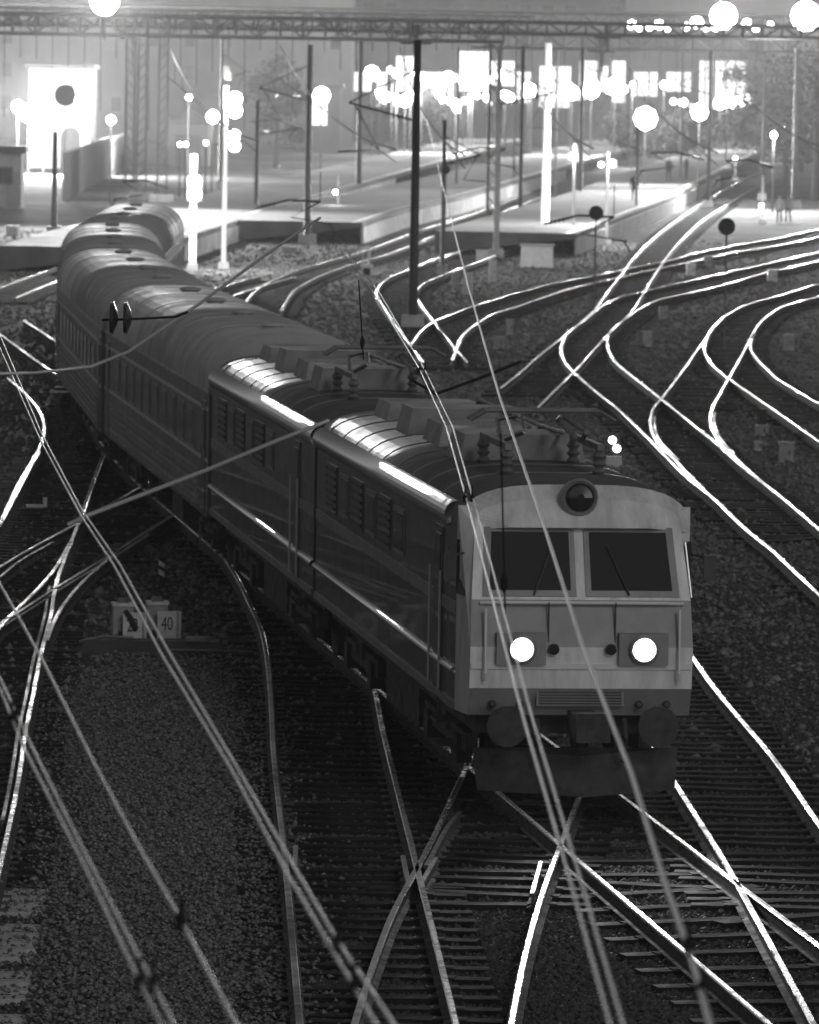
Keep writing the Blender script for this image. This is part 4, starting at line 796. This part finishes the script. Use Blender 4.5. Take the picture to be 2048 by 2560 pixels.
# ------------------------------------------------------------------ trees
def tree(label, u, v, top, spread, n_leaf, seed, cat='tree'):
    rg = np.random.default_rng(seed); p = at(u, v, 0); h = atZ(u, top, p.y).z; t = thing('tree', label, cat, p, group='trees on the right'); tr = MB(); tr.tube([(0, 0, 0), (.1, 0, h * .3), (-.05, .1, h * .65), (0, 0, h * .9)], .28, 8, r1=.05); tips = []
    for i in range(11):
        a = rg.uniform(0, 6.28); z0 = h * rg.uniform(.25, .8); l_ = spread * rg.uniform(.5, 1.0); e = Vector((l_ * math.cos(a), l_ * math.sin(a), z0 + l_ * rg.uniform(.2, .7))); tr.tube([(0, 0, z0), e * .5 + Vector((0, 0, z0 * .5 + .15)), e], .09, 5, r1=.02); tips.append(e)
    tr.build('trunk', 'bark', t); tips += [Vector((0, 0, h * .95)), Vector((0, 0, h * .75))]; n_ = n_leaf; ci = rg.integers(0, len(tips), n_); cc = np.array([list(x) for x in tips])[ci] + rg.normal(0, 1, (n_, 3)) * np.array([.75, .75, .6]) * (spread / 2.6)
    cc[:, 2] = np.clip(cc[:, 2], h * .12, None); sz = rg.uniform(.1, .26, n_); d1 = rg.normal(0, 1, (n_, 3)); d1 /= np.linalg.norm(d1, axis=1)[:, None]; d2 = np.cross(d1, rg.normal(0, 1, (n_, 3))); d2 /= np.linalg.norm(d2, axis=1)[:, None]
    V = np.stack([cc - d1 * sz[:, None], cc + d2 * sz[:, None] * .5, cc + d1 * sz[:, None], cc - d2 * sz[:, None] * .5], 1).reshape(-1, 3); me = bpy.data.meshes.new('crown'); me.from_pydata(V.tolist(), [], np.arange(n_ * 4).reshape(-1, 4).tolist()); me.materials.append(MT['leaf']); link('crown', me, t)
for i, (u, v, top, s, lb) in enumerate(((1960, 470, 150, 3.0, 'loose leafy tree behind the grey mast on the right'), (2035, 500, 135, 3.4, 'dense dark tree at the right edge behind the wagon'), (1900, 420, 175, 2.6, 'small dark tree beside the small lamp'), (690, 420, 150, 1.9, 'thin dark tree before the long plain building'), (1075, 372, 240, 2.8, 'low dark bush tree under the station lamps'), (1700, 420, 300, 2.6, 'low bushy tree behind the right platform'), (980, 380, 280, 2.4, 'dark bush left of the station lamps'), (1560, 400, 300, 2.4, 'dark bush beneath the big lamp cluster'))): tree(lb, u, v, top, s, 5200, 20 + i)

# ------------------------------------------------------------------ night haze
hz = MB(); hz.box((0, 1320, 21), (1900, 2770, 44)); ho = hz.build('haze', 'dark'); ho.data.materials.clear(); tag(ho, kind='stuff')
hm = bpy.data.materials.new('night_haze'); hm.use_nodes = True; hn = hm.node_tree; hn.nodes.remove(hn.nodes['Principled BSDF']); pv = hn.nodes.new('ShaderNodeVolumePrincipled'); pv.inputs['Color'].default_value = (.95, .95, .95, 1); pv.inputs['Density'].default_value = 0.0004; pv.inputs['Anisotropy'].default_value = 0.3
hn.links.new(pv.outputs[0], hn.nodes['Material Output'].inputs['Volume']); ho.data.materials.append(hm)
